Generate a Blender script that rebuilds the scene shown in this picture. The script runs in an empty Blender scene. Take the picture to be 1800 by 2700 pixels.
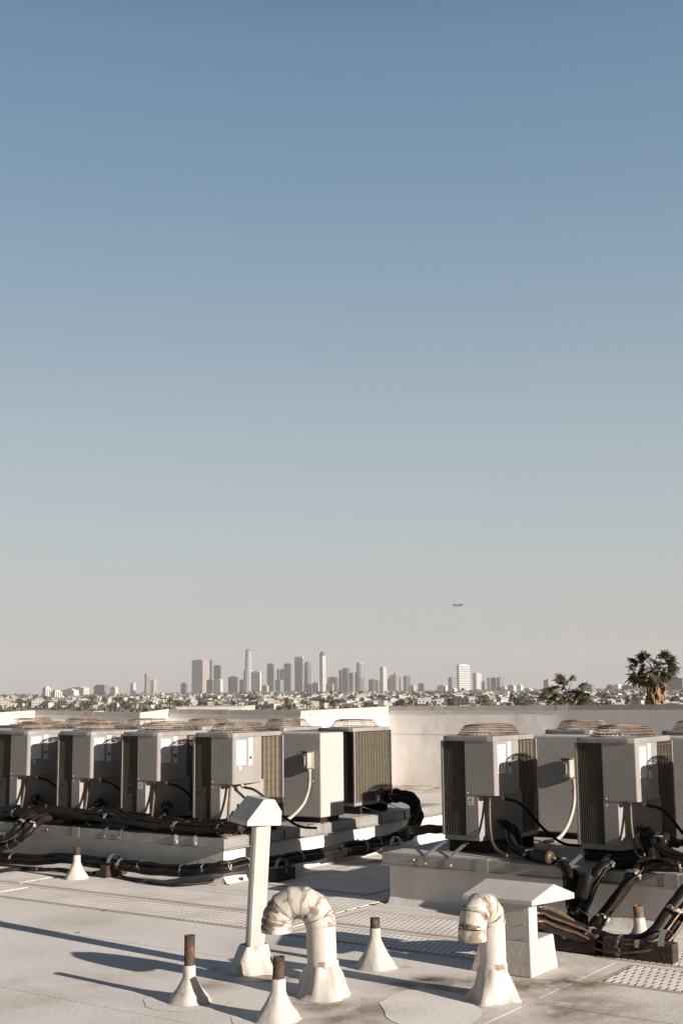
import bpy, math, random
from mathutils import Vector, Matrix, noise
random.seed(7)
S = bpy.context.scene
COL = S.collection
R = math.radians

# ------------------------------------------------------------------ camera frame (1800 x 2700 reference)
F, HOR, ROLL, CZ = 3200., 1834., 0.010, 1.65
P = math.atan((HOR-1350)/F)
def ray(px, py):
    x = (px-900)/F; y = -(py-1350)/F
    c, s = math.cos(ROLL), math.sin(ROLL)
    x, y = c*x+s*y, -s*x+c*y
    cp, sp = math.cos(P), math.sin(P)
    return (x, cp-y*sp, sp+y*cp)
def at(px, py, z=0.):                 # point of a horizontal plane
    d = ray(px, py); t = (z-CZ)/d[2]
    return Vector((d[0]*t, d[1]*t, z))
def atY(px, py, Y):                   # point at a given distance
    d = ray(px, py); t = Y/d[1]
    return Vector((d[0]*t, Y, CZ+d[2]*t))
O = Vector((-1.07, 11.10, 0)); AZ = R(125)
U = Vector((math.sin(AZ), math.cos(AZ), 0)); V = Vector((math.cos(AZ)*-1, math.sin(AZ), 0))
V = Vector((-U.y, U.x, 0))
ROT = math.atan2(U.y, U.x)
def W(u, v, z=0.): return O + U*u + V*v + Vector((0, 0, z))
def hit(px, py, v):                   # point of a vertical plane parallel to the pad fronts
    d = Vector(ray(px, py)); o = Vector((0, 0, CZ))
    t = (v - (o-O).dot(V))/d.dot(V)
    return o+d*t

HAZE = 4.2e-5
# ------------------------------------------------------------------ materials
MATS = {}
def mat(name, col, col2=None, scale=8., rough=.7, bump=0., bscale=40., metal=0., stretch=None, lo=.35, hi=.65,
        col3=None, scale3=2., lo3=.55, hi3=.7, spec=.4, detail=6., bdist=.01):
    m = bpy.data.materials.new(name); m.use_nodes = True; MATS[name] = m
    nt = m.node_tree; N = nt.nodes; L = nt.links
    b = N['Principled BSDF']
    b.inputs['Roughness'].default_value = rough; b.inputs['Metallic'].default_value = metal
    b.inputs['Specular IOR Level'].default_value = spec
    c4 = lambda c: (c[0], c[1], c[2], 1)
    b.inputs['Base Color'].default_value = c4(col)
    tc = N.new('ShaderNodeTexCoord'); oi = N.new('ShaderNodeObjectInfo'); om = N.new('ShaderNodeMath'); om.operation = 'MULTIPLY'; om.inputs[1].default_value = 23.; L.new(oi.outputs['Random'], om.inputs[0])
    va_ = N.new('ShaderNodeVectorMath'); va_.operation = 'ADD'; L.new(tc.outputs['Object'], va_.inputs[0]); L.new(om.outputs[0], va_.inputs[1])
    def noise_fac(sc, l, h, st=None, w=0.):
        mp = N.new('ShaderNodeMapping'); L.new(va_.outputs[0], mp.inputs['Vector'])
        mp.inputs['Location'].default_value = (w, w*1.7, w*.6)
        if st: mp.inputs['Scale'].default_value = st
        n = N.new('ShaderNodeTexNoise'); n.inputs['Scale'].default_value = sc; n.inputs['Detail'].default_value = detail
        L.new(mp.outputs[0], n.inputs['Vector'])
        r = N.new('ShaderNodeMapRange'); r.inputs['From Min'].default_value = l; r.inputs['From Max'].default_value = h
        L.new(n.outputs['Fac'], r.inputs['Value']); return r.outputs[0]
    out = None
    if col2:
        mx = N.new('ShaderNodeMix'); mx.data_type = 'RGBA'
        mx.inputs['A'].default_value = c4(col); mx.inputs['B'].default_value = c4(col2)
        L.new(noise_fac(scale, lo, hi, stretch), mx.inputs['Factor']); out = mx.outputs['Result']
    if col3:
        mx = N.new('ShaderNodeMix'); mx.data_type = 'RGBA'
        if out: L.new(out, mx.inputs['A'])
        else: mx.inputs['A'].default_value = c4(col)
        mx.inputs['B'].default_value = c4(col3)
        L.new(noise_fac(scale3, lo3, hi3, stretch, 3.3), mx.inputs['Factor']); out = mx.outputs['Result']
    if out: L.new(out, b.inputs['Base Color'])
    if bump:
        n = N.new('ShaderNodeTexNoise'); n.inputs['Scale'].default_value = bscale; n.inputs['Detail'].default_value = 4
        L.new(tc.outputs['Object'], n.inputs['Vector'])
        bp = N.new('ShaderNodeBump'); bp.inputs['Strength'].default_value = bump; bp.inputs['Distance'].default_value = bdist
        L.new(n.outputs['Fac'], bp.inputs['Height']); L.new(bp.outputs[0], b.inputs['Normal'])
    return m
M = MATS
mat('membrane', (.69, .64, .59), (.62, .572, .525), 1.6, .75, .25, 30, lo=.3, hi=.7, col3=(.53, .47, .40), scale3=.9, lo3=.55, hi3=.75)
mat('membrane_pale', (.75, .70, .65), (.70, .645, .595), 3., .75, .2, 30)
mat('membrane_patch', (.68, .63, .58), (.60, .55, .50), 3., .75, .2, 30, col3=(.40, .33, .26), scale3=4., lo3=.55, hi3=.7)
mat('membrane_upright', (.62, .585, .545), (.54, .51, .475), 5., .6, .35, 6, stretch=(1, 1, .35), col3=(.36, .33, .30), scale3=3., lo3=.58, hi3=.75, bdist=.03)
mat('parapet_white', (.74, .71, .68), (.68, .65, .62), 3., .7, .45, 1.7, stretch=(1, 1, .4), col3=(.42, .39, .36), scale3=1.6, lo3=.6, hi3=.85, bdist=.05)
mat('coping_grey', (.42, .40, .375), (.36, .34, .315), 6., .55, .1, 20, metal=.0)
mat('galvanised', (.33, .315, .29), (.26, .25, .23), 9., .5, .05, 30, metal=.25, col3=(.24, .22, .19), scale3=4., lo3=.6, hi3=.75)
mat('pad_top', (.42, .385, .335), (.34, .31, .265), 6., .65, .15, 30, col3=(.24, .205, .165), scale3=3., lo3=.58, hi3=.72)
mat('stucco', (.46, .43, .40), (.40, .375, .345), 45., .9, .95, 120, bdist=.008)
mat('ac_paint', (.27, .25, .233), (.24, .224, .208), 5., .5, .04, 90, col3=(.23, .21, .19), scale3=6., lo3=.62, hi3=.8)
mat('ac_rim', (.26, .245, .23), (.21, .195, .185), 10., .45, .03, 60)
mat('wire_grey', (.15, .13, .108), (.10, .086, .07), 20., .5)
mat('rust_wire', (.25, .175, .115), (.16, .092, .055), 9., .65, col3=(.46, .42, .36), scale3=5., lo3=.5, hi3=.7)
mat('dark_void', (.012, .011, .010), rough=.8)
mat('brass', (.21, .165, .10), (.14, .105, .06), 20., .4, metal=.6)
mat('flex_conduit', (.13, .098, .062), (.08, .06, .04), 30., .45, .3, 200, metal=.2)
mat('pvc', (.42, .38, .325), (.33, .29, .24), 14., .45)
mat('foam_black', (.014, .0105, .0085), (.009, .0072, .006), 14., .5, .3, 40, col3=(.028, .019, .0135), scale3=6., lo3=.52, hi3=.72, spec=.2)
mat('copper', (.16, .095, .06), (.09, .055, .038), 12., .4, metal=.5)
mat('silver_tape', (.40, .375, .33), (.09, .075, .06), 45., .35, .8, 60, metal=.4, lo=.45, hi=.62)
mat('strap_metal', (.34, .325, .30), (.26, .245, .22), 16., .4, metal=.4)
mat('bolt_metal', (.6, .57, .52), rough=.3, metal=.6)
mat('label_white', (.62, .60, .56), (.56, .54, .50), 20., .6)
mat('label_ink', (.10, .10, .105), rough=.6)
mat('label_grey_ink', (.30, .29, .29), rough=.6)
mat('label_grey', (.30, .30, .31), rough=.5)
mat('vent_white', (.50, .455, .41), (.43, .39, .345), 9., .6, .35, 35, col3=(.27, .22, .165), scale3=7., lo3=.63, hi3=.75, bdist=.006)
mat('vent_pipe_white', (.50, .46, .42), (.44, .40, .36), 7., .6, .2, 25, col3=(.36, .31, .25), scale3=9., lo3=.62, hi3=.72)
mat('goose_white', (.50, .46, .42), (.42, .375, .325), 9., .6, .4, 40, col3=(.20, .15, .105), scale3=13., lo3=.51, hi3=.60, bdist=.006)
mat('grime', (.22, .175, .13), (.34, .29, .235), 30., .75, .4, 60, col3=(.08, .055, .04), scale3=14., lo3=.52, hi3=.62)
mat('peeled_brown', (.10, .065, .045), (.20, .15, .11), 24., .7, .5, 60)
mat('rust', (.075, .042, .028), (.04, .025, .019), 20., .75, .5, 90, col3=(.17, .095, .058), scale3=14., lo3=.58, hi3=.72)
mat('rust_light', (.20, .125, .075), (.10, .06, .04), 26., .75, .5, 90)
mat('hood_paint', (.48, .45, .415), (.43, .40, .37), 8., .55, .08, 40)
mat('timber', (.05, .032, .022), (.024, .016, .012), 18., .8, .6, 40, stretch=(.2, 1, 1))
mat('mat_border', (.46, .375, .26), (.40, .33, .24), 6., .8)
mat('concrete_far', (.45, .42, .39), (.38, .355, .33), .05, .8)
mat('palm_green', (.062, .060, .026), (.030, .033, .015), 6., .55)
mat('palm_yellow', (.17, .14, .055), (.10, .085, .035), 6., .6)
mat('palm_dead', (.30, .19, .105), (.17, .095, .05), 7., .8, col3=(.40, .28, .17), scale3=9.)
mat('palm_trunk', (.16, .115, .08), (.10, .07, .05), 9., .9, .6, 8)
mat('tree_green', (.075, .075, .045), (.045, .05, .03), .35, .8)
mat('tree_olive', (.11, .10, .06), (.07, .065, .04), .35, .8)
mat('terrain', (.17, .155, .115), (.32, .28, .225), .02, .9, lo=.45, hi=.6)
for n_, c_ in dict(house_white=(.46, .43, .40), house_cream=(.38, .34, .29), house_pink=(.36, .285, .25), house_grey=(.22, .21, .20),
                   roof_tile=(.24, .16, .12), roof_grey=(.24, .23, .22), roof_pale=(.38, .355, .33), far_glass=(.06, .07, .075)).items():
    mat(n_, c_, tuple(k*.85 for k in c_), .3, .8)

def line_mat(name, c1, c2, w, h, mortar):     # small dark openings in a pale moulded sheet
    m = bpy.data.materials.new(name); m.use_nodes = True; MATS[name] = m
    nt = m.node_tree; N = nt.nodes; L = nt.links; b = N['Principled BSDF']; b.inputs['Roughness'].default_value = .7
    tc = N.new('ShaderNodeTexCoord'); br = N.new('ShaderNodeTexBrick')
    L.new(tc.outputs['Object'], br.inputs['Vector'])
    br.inputs['Color1'].default_value = (*c1, 1); br.inputs['Color2'].default_value = (*[k*1.25 for k in c1], 1); br.inputs['Mortar'].default_value = (*c2, 1)
    br.inputs['Scale'].default_value = 1; br.inputs['Brick Width'].default_value = w; br.inputs['Row Height'].default_value = h
    br.inputs['Mortar Size'].default_value = mortar; br.inputs['Mortar Smooth'].default_value = .35
    n = N.new('ShaderNodeTexNoise'); n.inputs['Scale'].default_value = 2.5; L.new(tc.outputs['Object'], n.inputs['Vector'])
    mr = N.new('ShaderNodeMapRange'); mr.inputs['From Min'].default_value = .35; mr.inputs['From Max'].default_value = .7
    mr.inputs['To Min'].default_value = 1.; mr.inputs['To Max'].default_value = .8; L.new(n.outputs['Fac'], mr.inputs['Value'])
    mx = N.new('ShaderNodeMix'); mx.data_type = 'RGBA'; mx.blend_type = 'MULTIPLY'; mx.inputs['Factor'].default_value = 1
    L.new(br.outputs['Color'], mx.inputs['A']); L.new(mr.outputs[0], mx.inputs['B']); L.new(mx.outputs['Result'], b.inputs['Base Color'])
    bp = N.new('ShaderNodeBump'); bp.inputs['Strength'].default_value = .6; bp.inputs['Distance'].default_value = .006
    L.new(br.outputs['Fac'], bp.inputs['Height']); L.new(bp.outputs[0], b.inputs['Normal'])
line_mat('mat_weave', (.13, .105, .092), (.86, .79, .73), .046, .085, .021)

def fin_mat(name, c1, c2):                    # vertical coil fins
    m = bpy.data.materials.new(name); m.use_nodes = True; MATS[name] = m
    nt = m.node_tree; N = nt.nodes; L = nt.links; b = N['Principled BSDF']; b.inputs['Roughness'].default_value = .6
    tc = N.new('ShaderNodeTexCoord'); n = N.new('ShaderNodeTexNoise'); mp = N.new('ShaderNodeMapping')
    mp.inputs['Scale'].default_value = (60, 60, 3); L.new(tc.outputs['Object'], mp.inputs['Vector']); L.new(mp.outputs[0], n.inputs['Vector'])
    n.inputs['Scale'].default_value = 1
    mx = N.new('ShaderNodeMix'); mx.data_type = 'RGBA'; mx.inputs['A'].default_value = (*c1, 1); mx.inputs['B'].default_value = (*c2, 1)
    L.new(n.outputs['Fac'], mx.inputs['Factor']); L.new(mx.outputs['Result'], b.inputs['Base Color'])
fin_mat('coil_fins', (.06, .048, .034), (.085, .068, .048))
fin_mat('coil_back', (.22, .178, .122), (.30, .24, .165))

hz = bpy.data.materials.new('haze'); hz.use_nodes = True; M['haze'] = hz
hn = hz.node_tree; hn.nodes.clear(); ho = hn.nodes.new('ShaderNodeOutputMaterial'); hv = hn.nodes.new('ShaderNodeVolumePrincipled')
hv.inputs['Color'].default_value = (.90, .90, .90, 1); hv.inputs['Density'].default_value = HAZE; hv.inputs['Anisotropy'].default_value = .0
hn.links.new(hv.outputs[0], ho.inputs['Volume'])

# roof membrane: dirt patches with shapes of their own
def add_stains(m, spots, colour, power=1.):
    nt = m.node_tree; N = nt.nodes; L = nt.links; b = N['Principled BSDF']
    src = b.inputs['Base Color'].links[0].from_socket
    geo = N.new('ShaderNodeNewGeometry')
    n = N.new('ShaderNodeTexNoise'); n.inputs['Scale'].default_value = 3.2; n.inputs['Detail'].default_value = 9; n.inputs['Roughness'].default_value = .68
    L.new(geo.outputs['Position'], n.inputs['Vector'])
    tot = None
    for (c, r) in spots:
        d = N.new('ShaderNodeVectorMath'); d.operation = 'DISTANCE'; L.new(geo.outputs['Position'], d.inputs[0]); d.inputs[1].default_value = c
        mr = N.new('ShaderNodeMapRange'); mr.inputs['From Min'].default_value = r; mr.inputs['From Max'].default_value = 0
        mr.interpolation_type = 'SMOOTHSTEP'; L.new(d.outputs['Value'], mr.inputs['Value'])
        if tot is None: tot = mr.outputs[0]
        else:
            ad = N.new('ShaderNodeMath'); ad.operation = 'MAXIMUM'; L.new(tot, ad.inputs[0]); L.new(mr.outputs[0], ad.inputs[1]); tot = ad.outputs[0]
    a = N.new('ShaderNodeMapRange'); a.inputs['From Min'].default_value = .36; a.inputs['From Max'].default_value = .66; L.new(n.outputs['Fac'], a.inputs['Value'])
    mu = N.new('ShaderNodeMath'); mu.operation = 'MULTIPLY'; L.new(tot, mu.inputs[0]); L.new(a.outputs[0], mu.inputs[1])
    m2 = N.new('ShaderNodeMath'); m2.operation = 'MULTIPLY'; m2.use_clamp = True; L.new(mu.outputs[0], m2.inputs[0]); m2.inputs[1].default_value = power
    mx = N.new('ShaderNodeMix'); mx.data_type = 'RGBA'; L.new(m2.outputs[0], mx.inputs['Factor']); L.new(src, mx.inputs['A']); mx.inputs['B'].default_value = (*colour, 1)
    L.new(mx.outputs['Result'], b.inputs['Base Color'])
spots = [(tuple(at(*p)), r) for p, r in (((1180, 2600), .55), ((1060, 2600), .35), ((1380, 2600), .5), ((1500, 2590), .45), ((1000, 2660), .4),
         ((690, 2575), .3), ((860, 2650), .35), ((560, 2600), .25), ((1520, 2660), .5), ((1100, 2075), 2.0), ((930, 2690), .3))]
add_stains(M['membrane'], spots, (.20, .145, .095), 1.5)
add_stains(M['membrane_pale'], spots, (.20, .145, .095), .35)
add_stains(M['membrane_patch'], spots, (.20, .145, .095), 1.2)
rs_ = random.Random(3)
add_stains(M['membrane'], [(tuple(at(rs_.uniform(-50, 1850), rs_.uniform(2380, 2720))), rs_.uniform(.2, .7)) for _ in range(26)], (.42, .36, .30), .75)
add_stains(M['membrane'], [(tuple(at(rs_.uniform(-50, 1850), rs_.uniform(2400, 2720))), rs_.uniform(.2, .6)) for _ in range(18)], (.76, .71, .66), .8)
add_stains(M['membrane'], [(tuple(at(*p)), r) for p, r in (((1130, 2583), .16), ((1060, 2600), .14), ((1150, 2600), .12), ((720, 2580), .2), ((1470, 2595), .2))], (.05, .035, .028), 1.5)

# ------------------------------------------------------------------ mesh builder
def world(o):
    m = Matrix.LocRotScale(o.location, o.rotation_euler, o.scale)
    return world(o.parent) @ m if o.parent else m
class MB:
    def __init__(s): s.v = []; s.f = []; s.mi = []; s.sm = []; s.cur = 0
    def add(s, vs, fs, smooth=False):
        b = len(s.v); s.v += [Vector(q) for q in vs]
        for f in fs: s.f.append([b+i for i in f]); s.mi.append(s.cur); s.sm.append(smooth)
        return s
    def box(s, a, b, X=None):              # axis box, optional matrix
        (x0, y0, z0), (x1, y1, z1) = a, b
        vs = [Vector(q) for q in ((x0,y0,z0),(x1,y0,z0),(x1,y1,z0),(x0,y1,z0),(x0,y0,z1),(x1,y0,z1),(x1,y1,z1),(x0,y1,z1))]
        if X: vs = [X @ q for q in vs]
        return s.add(vs, [(0,3,2,1),(4,5,6,7),(0,1,5,4),(1,2,6,5),(2,3,7,6),(3,0,4,7)])
    def prism(s, poly, z0, z1, X=None, cap=True):
        n = len(poly)
        vs = [Vector((p[0], p[1], z0)) for p in poly]+[Vector((p[0], p[1], z1)) for p in poly]
        if X: vs = [X @ q for q in vs]
        fs = [(i, (i+1) % n, n+(i+1) % n, n+i) for i in range(n)]
        if cap: fs += [tuple(range(n-1, -1, -1)), tuple(range(n, 2*n))]
        return s.add(vs, fs)
    def tube(s, pts, r, n=8, cap=True, smooth=True, sq=1.):
        pts = [Vector(p) for p in pts]; rs = r if isinstance(r, (list, tuple)) else [r]*len(pts)
        t0 = (pts[1]-pts[0]).normalized(); up = Vector((0, 0, 1)) if abs(t0.z) < .9 else Vector((0, 1, 0))
        nx = t0.cross(up).normalized(); vs = []
        for i, p in enumerate(pts):
            t = (pts[min(i+1, len(pts)-1)]-pts[max(i-1, 0)]).normalized()
            nx = (nx-t*nx.dot(t)).normalized(); ny = t.cross(nx)
            for k in range(n):
                a = 2*math.pi*k/n; vs.append(p+nx*(math.cos(a)*rs[i])+ny*(math.sin(a)*rs[i]*sq))
        fs = [(i*n+k, i*n+(k+1) % n, (i+1)*n+(k+1) % n, (i+1)*n+k) for i in range(len(pts)-1) for k in range(n)]
        s.add(vs, fs, smooth)
        if cap: s.add(vs[:n], [tuple(range(n-1, -1, -1))]); s.add(vs[-n:], [tuple(range(n))])
        return s
    def lathe(s, c, prof, n=24, X=None, smooth=True, wob=0., seed=0):
        vs = []
        for (r, z) in prof:
            for k in range(n):
                a = 2*math.pi*k/n; q = Vector((math.cos(a)*r, math.sin(a)*r, z))
                if wob:
                    w = noise.noise(Vector((math.cos(a)*1.6+seed, math.sin(a)*1.6, z*6)))*.9+.5*(abs(noise.noise(Vector((math.cos(a)*2.6+seed, math.sin(a)*2.6, z*4+7))))-.2)
                    q.x *= 1+w*wob; q.y *= 1+w*wob
                if X: q = X @ q
                vs.append(Vector(c)+q)
        fs = [(i*n+k, i*n+(k+1) % n, (i+1)*n+(k+1) % n, (i+1)*n+k) for i in range(len(prof)-1) for k in range(n)]
        return s.add(vs, fs, smooth)
    def build(s, name, mats, parent=None, local=False, bevel=0.):
        me = bpy.data.meshes.new(name)
        vs = s.v
        if parent and not local:
            inv = world(parent).inverted(); vs = [inv @ q for q in vs]
        me.from_pydata([tuple(q) for q in vs], [], s.f)
        if not isinstance(mats, (list, tuple)): mats = [mats]
        for m in mats: me.materials.append(M[m])
        me.polygons.foreach_set('material_index', s.mi); me.polygons.foreach_set('use_smooth', s.sm)
        me.update()
        o = bpy.data.objects.new(name, me); COL.objects.link(o)
        if parent: o.parent = parent
        if bevel:
            md = o.modifiers.new('bevel', 'BEVEL'); md.width = bevel; md.segments = 2; md.limit_method = 'ANGLE'; md.angle_limit = R(40)
        return o
def tag(o, label=None, cat=None, group=None, kind=None):
    if label: o['label'] = label
    if cat: o['category'] = cat
    if group: o['group'] = group
    if kind: o['kind'] = kind
    return o
def empty(name, loc, label, cat, group=None, rz=0.):
    o = bpy.data.objects.new(name, None); COL.objects.link(o); o.location = loc; o.rotation_euler = (0, 0, rz)
    o.empty_display_size = .1
    return tag(o, label, cat, group)
def copy_tree(o, parent=None):
    kids = [c for c in bpy.data.objects if c.parent == o]
    c = o.copy(); COL.objects.link(c); c.parent = parent
    for k in kids: copy_tree(k, c)
    return c
def spline(pts, n=8):
    pts = [Vector(p) for p in pts]; q = [pts[0]*2-pts[1]]+pts+[pts[-1]*2-pts[-2]]; out = []
    for i in range(1, len(q)-2):
        for k in range(n):
            t = k/n; a, b, c, d = q[i-1], q[i], q[i+1], q[i+2]
            out.append(.5*((2*b)+(c-a)*t+(2*a-5*b+4*c-d)*t*t+(3*b-a-3*c+d)*t**3))
    return out+[pts[-1]]
XUV = Matrix.Translation(O) @ Matrix.Rotation(ROT, 4, 'Z')      # local (u, v, z) -> world

# ------------------------------------------------------------------ roof and parapet
PAR = [(-10.5, 25.3), (-8.2, 23.75), (-6.75, 22.05), (-5.84, 23.33), (-3.61, 21.83), (-3.19, 22.46), (-.726, 20.8), (.84, 23.1), (5.54, 19.93), (6.57, 19.17)]
TOPZ = [1.45, 1.42, 1.38, 1.435, 1.385, 1.44, 1.40, 1.44, 1.455, 1.46]
roofpoly = [(-13, -5), (13, -5), (13, 15.2), (9.5, 17.2)]+[p for p in reversed(PAR)]+[(-13, 26.5)]
tag(MB().prism(roofpoly, -16, 0).build('rooftop', 'membrane'), kind='structure')
def parapet():
    n = len(PAR); th = .22
    pts = [Vector((*p, 0)) for p in PAR]
    def off(d):
        o = []
        for i, p in enumerate(pts):
            t1 = (pts[i]-pts[i-1]).normalized() if i else (pts[1]-pts[0]).normalized()
            t2 = (pts[i+1]-pts[i]).normalized() if i < n-1 else t1
            n1 = Vector((-t1.y, t1.x, 0)); n2 = Vector((-t2.y, t2.x, 0)); b = (n1+n2).normalized()
            o.append(p+b*(d/max(.3, b.dot(n1))))
        return o
    def strip(d0, d1, za, zb, sm=0):
        A, B = off(d0), off(d1); mb = MB()
        for i in range(n-1):
            za0, za1, zb0, zb1 = za[i], za[i+1], zb[i], zb[i+1]
            vs = [(A[i].x,A[i].y,za0),(A[i+1].x,A[i+1].y,za1),(B[i+1].x,B[i+1].y,za1),(B[i].x,B[i].y,za0),
                  (A[i].x,A[i].y,zb0),(A[i+1].x,A[i+1].y,zb1),(B[i+1].x,B[i+1].y,zb1),(B[i].x,B[i].y,zb0)]
            fs = [(0,3,2,1),(4,5,6,7),(0,1,5,4),(2,3,7,6)]
            if i == 0: fs.append((3,0,4,7))
            if i == n-2: fs.append((1,2,6,5))
            mb.add(vs, fs)
        return mb
    root = empty('parapet_wall', pts[6], 'long white stepped parapet wall with grey metal coping at the roof edge', 'wall')
    strip(0, th, [0.]*n, [z-.085 for z in TOPZ]).build('wall', 'parapet_white', root)
    strip(-.02, th+.02, [z-.085 for z in TOPZ], TOPZ).build('coping', 'coping_grey', root)
    strip(-.004, 0., [.93]*n, [.936]*n).build('lap_seam', 'coping_grey', root)
    # splice plates of the coping
    for i, t in ((3, .55), (5, .05), (5, .45), (6, .12), (7, .19), (7, .62), (8, .3)):
        a, b = pts[i], pts[i+1]; d = (b-a).normalized(); nrm = Vector((-d.y, d.x, 0)); c = a+(b-a)*t; z = TOPZ[i]+(TOPZ[i+1]-TOPZ[i])*t
        X = Matrix((( d.x, nrm.x, 0, c.x), (d.y, nrm.y, 0, c.y), (0, 0, 1, z), (0, 0, 0, 1)))
        MB().box((-.09, -.024, -.088), (.09, th+.024, .006), X).build('splice_plate', 'coping_grey', root)
    return root
parapet()
bk = empty('shade_block', W(3.4, 12, 0), 'added white block outside the picture that shades the right part of the parapet', 'shade block')  # unseen block added to shade the right stretch of the parapet wall
MB().box((1.62, 10.74, 0), (5.2, 13.6, 3.3), XUV).build('wall', 'parapet_white', bk)
MB().box((1.57, 10.69, 3.3), (5.25, 13.65, 3.4), XUV).build('coping', 'coping_grey', bk)
# membrane lap seams
for v0, u0, u1 in ((-2.28, -3.2, 6.5), (-3.6, -2.5, 7), (-.18, -4, 7)):
    o = MB().box((u0, v0, .0), (u1, v0+.10, .003), XUV).build('roof_seam', 'membrane'); tag(o, kind='structure')
for u0, v0, v1 in ((4.02, -5.0, -1.1),):
    o = MB().box((u0, v0, .0), (u0+.09, v1, .0015), XUV).build('roof_seam', 'membrane'); tag(o, kind='structure')

# paler re-coated patches of the roof skin
for k_, pl in enumerate((((1000, 2643), (1052, 2618), (1110, 2610), (1175, 2614), (1225, 2630), (1262, 2655), (1255, 2690), (1180, 2720), (1080, 2712), (1020, 2685)),)):
    q_ = [at(*p) for p in pl]; c_ = sum(q_, Vector())/len(q_); ring_ = spline(q_+[q_[0]], 5)[:-1]
    o = MB().add([(p.x+.02*noise.noise(p*9), p.y+.02*noise.noise(p*9+Vector((4, 0, 0))), 0.0022+k_*.0004) for p in ring_], [tuple(range(len(ring_)))]).build('roof_patch', 'membrane_pale'); tag(o, kind='structure')
# ------------------------------------------------------------------ walkway mats
def walk_mat(u0, u1, v0, v1, label):
    root = empty('walkway_mat', W((u0+u1)/2, (v0+v1)/2, 0), label, 'mat', 'textured walkway mats on the roof', ROT)
    hu, hv = (u1-u0)/2, (v1-v0)/2; b = .035
    MB().box((-hu-b, -hv-b, .001), (hu+b, hv+b, .003)).build('border', 'mat_border', root, local=True)
    MB().box((-hu, -hv, .002), (hu, hv, .007)).build('tread_sheet', 'mat_weave', root, local=True, bevel=.002)
for a in ((-4.0, -1.40, -1.44, -1.0, 'pale walkway mat cut by the left edge, front row'),
          (-1.30, 1.72, -1.44, -1.0, 'long pale walkway mat in the front row left of the tall square flue'),
          (-4.2, -1.68, -.86, -.36, 'pale walkway mat by the left edge under the thick pipe run'),
          (-1.58, 1.12, -.86, -.36, 'long pale walkway mat in the back row behind the tall flue, beside the timber block'),
          (1.20, 1.66, -.86, .12, 'short pale walkway mat at the mouth of the gap between the two pads'),
          (.28, 1.36, .25, 1.85, 'wide walkway mat lying in shadow in the gap between the pads'),
          (.28, 1.36, 1.97, 3.6, 'walkway mat at the far end of the gap between the pads'),
          (1.80, 3.45, -.93, -.42, 'walkway mat along the front of the right pad, left of the curved vent'),
          (1.84, 3.4, -1.47, -1.08, 'half shaded walkway mat behind the middle rusty vent stub'),
          (3.98, 6.2, -1.00, -.58, 'walkway mat under the timber sleeper at the right edge'),
          (4.25, 6.6, -1.62, -1.15, 'pale walkway mat at the lower right edge of the roof')):
    walk_mat(*a)

# ------------------------------------------------------------------ equipment pads
def pad(u0, u1, v0, v1, label, seams_f, seams_r):
    root = empty('equipment_pad', W((u0+u1)/2, (v0+v1)/2), label, 'roof curb', 'raised equipment pads')
    # membrane wrapped curb with a flared foot
    poly = [(u0+.045, v0+.045), (u1-.045, v0+.045), (u1-.045, v1), (u0+.045, v1)]
    MB().prism(poly, 0, .325, XUV).build('curb', 'membrane_upright', root)
    k = MB()
    a = .045
    for (p, q, nx, ny) in (((u0+a, v0+a), (u1-a, v0+a), 0, -1), ((u1-a, v0+a), (u1-a, v1), 1, 0), ((u0+a, v0+a), (u0+a, v1), -1, 0)):
        pts = []
        n = 24
        for i in range(n+1):
            t = i/n; x = p[0]+(q[0]-p[0])*t; y = p[1]+(q[1]-p[1])*t
            w = .03+.02*noise.noise(Vector((x*2.3, y*2.3, 1)))
            pts += [XUV @ Vector((x, y, .06+.05*noise.noise(Vector((x*1.7, y*1.7, 4))))), XUV @ Vector((x+nx*w, y+ny*w, .012)), XUV @ Vector((x+nx*(w+.05), y+ny*(w+.05), .003))]
        k.add(pts, [(3*i+j, 3*i+3+j, 3*i+4+j, 3*i+1+j) for i in range(n) for j in (0, 1)], True)
    k.build('base_flashing', 'membrane_upright', root)
    cap = MB().box((u0, v0, .312), (u1, v1, .398), XUV).build('metal_cap', 'galvanised', root, bevel=.004)
    MB().box((u0+.03, v0+.03, .395), (u1-.03, v1-.03, .402), XUV).build('pad_top', 'pad_top', cap)
    s = MB().box((u0-.012, v0-.012, .300), (u1+.012, v1, .311), XUV).build('drip_lip', 'galvanised', root)
    for u in seams_f:
        MB().box((u-.05, v0-.004, .31), (u+.05, v0+.06, .4035), XUV).build('seam_cover', 'galvanised', root)
    for v in seams_r:
        MB().box((u1-.06, v-.05, .31), (u1+.004, v+.05, .4035), XUV).build('seam_cover', 'galvanised', root)
    b = MB()
    for i in range(9):
        u = u0+.3+i*.8
        if u < u1-.1: b.lathe(W(u, v0-.001, .36), [(.0, -.006), (.009, -.005), (.011, 0), (.0, .003)], 8, Matrix.Rotation(R(90), 4, 'X'))
    b.build('screw_heads', 'bolt_metal', root)
    return root
pad(-7.4, 0, 0, 3.95, 'long raised metal capped pad under the left rows of air conditioners', (-1.9, -3.6), (1.32, 1.55))
pad(1.71, 6.6, -.06, 3.95, 'raised metal capped pad under the right air conditioners', (2.62, 4.1), ())

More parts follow.
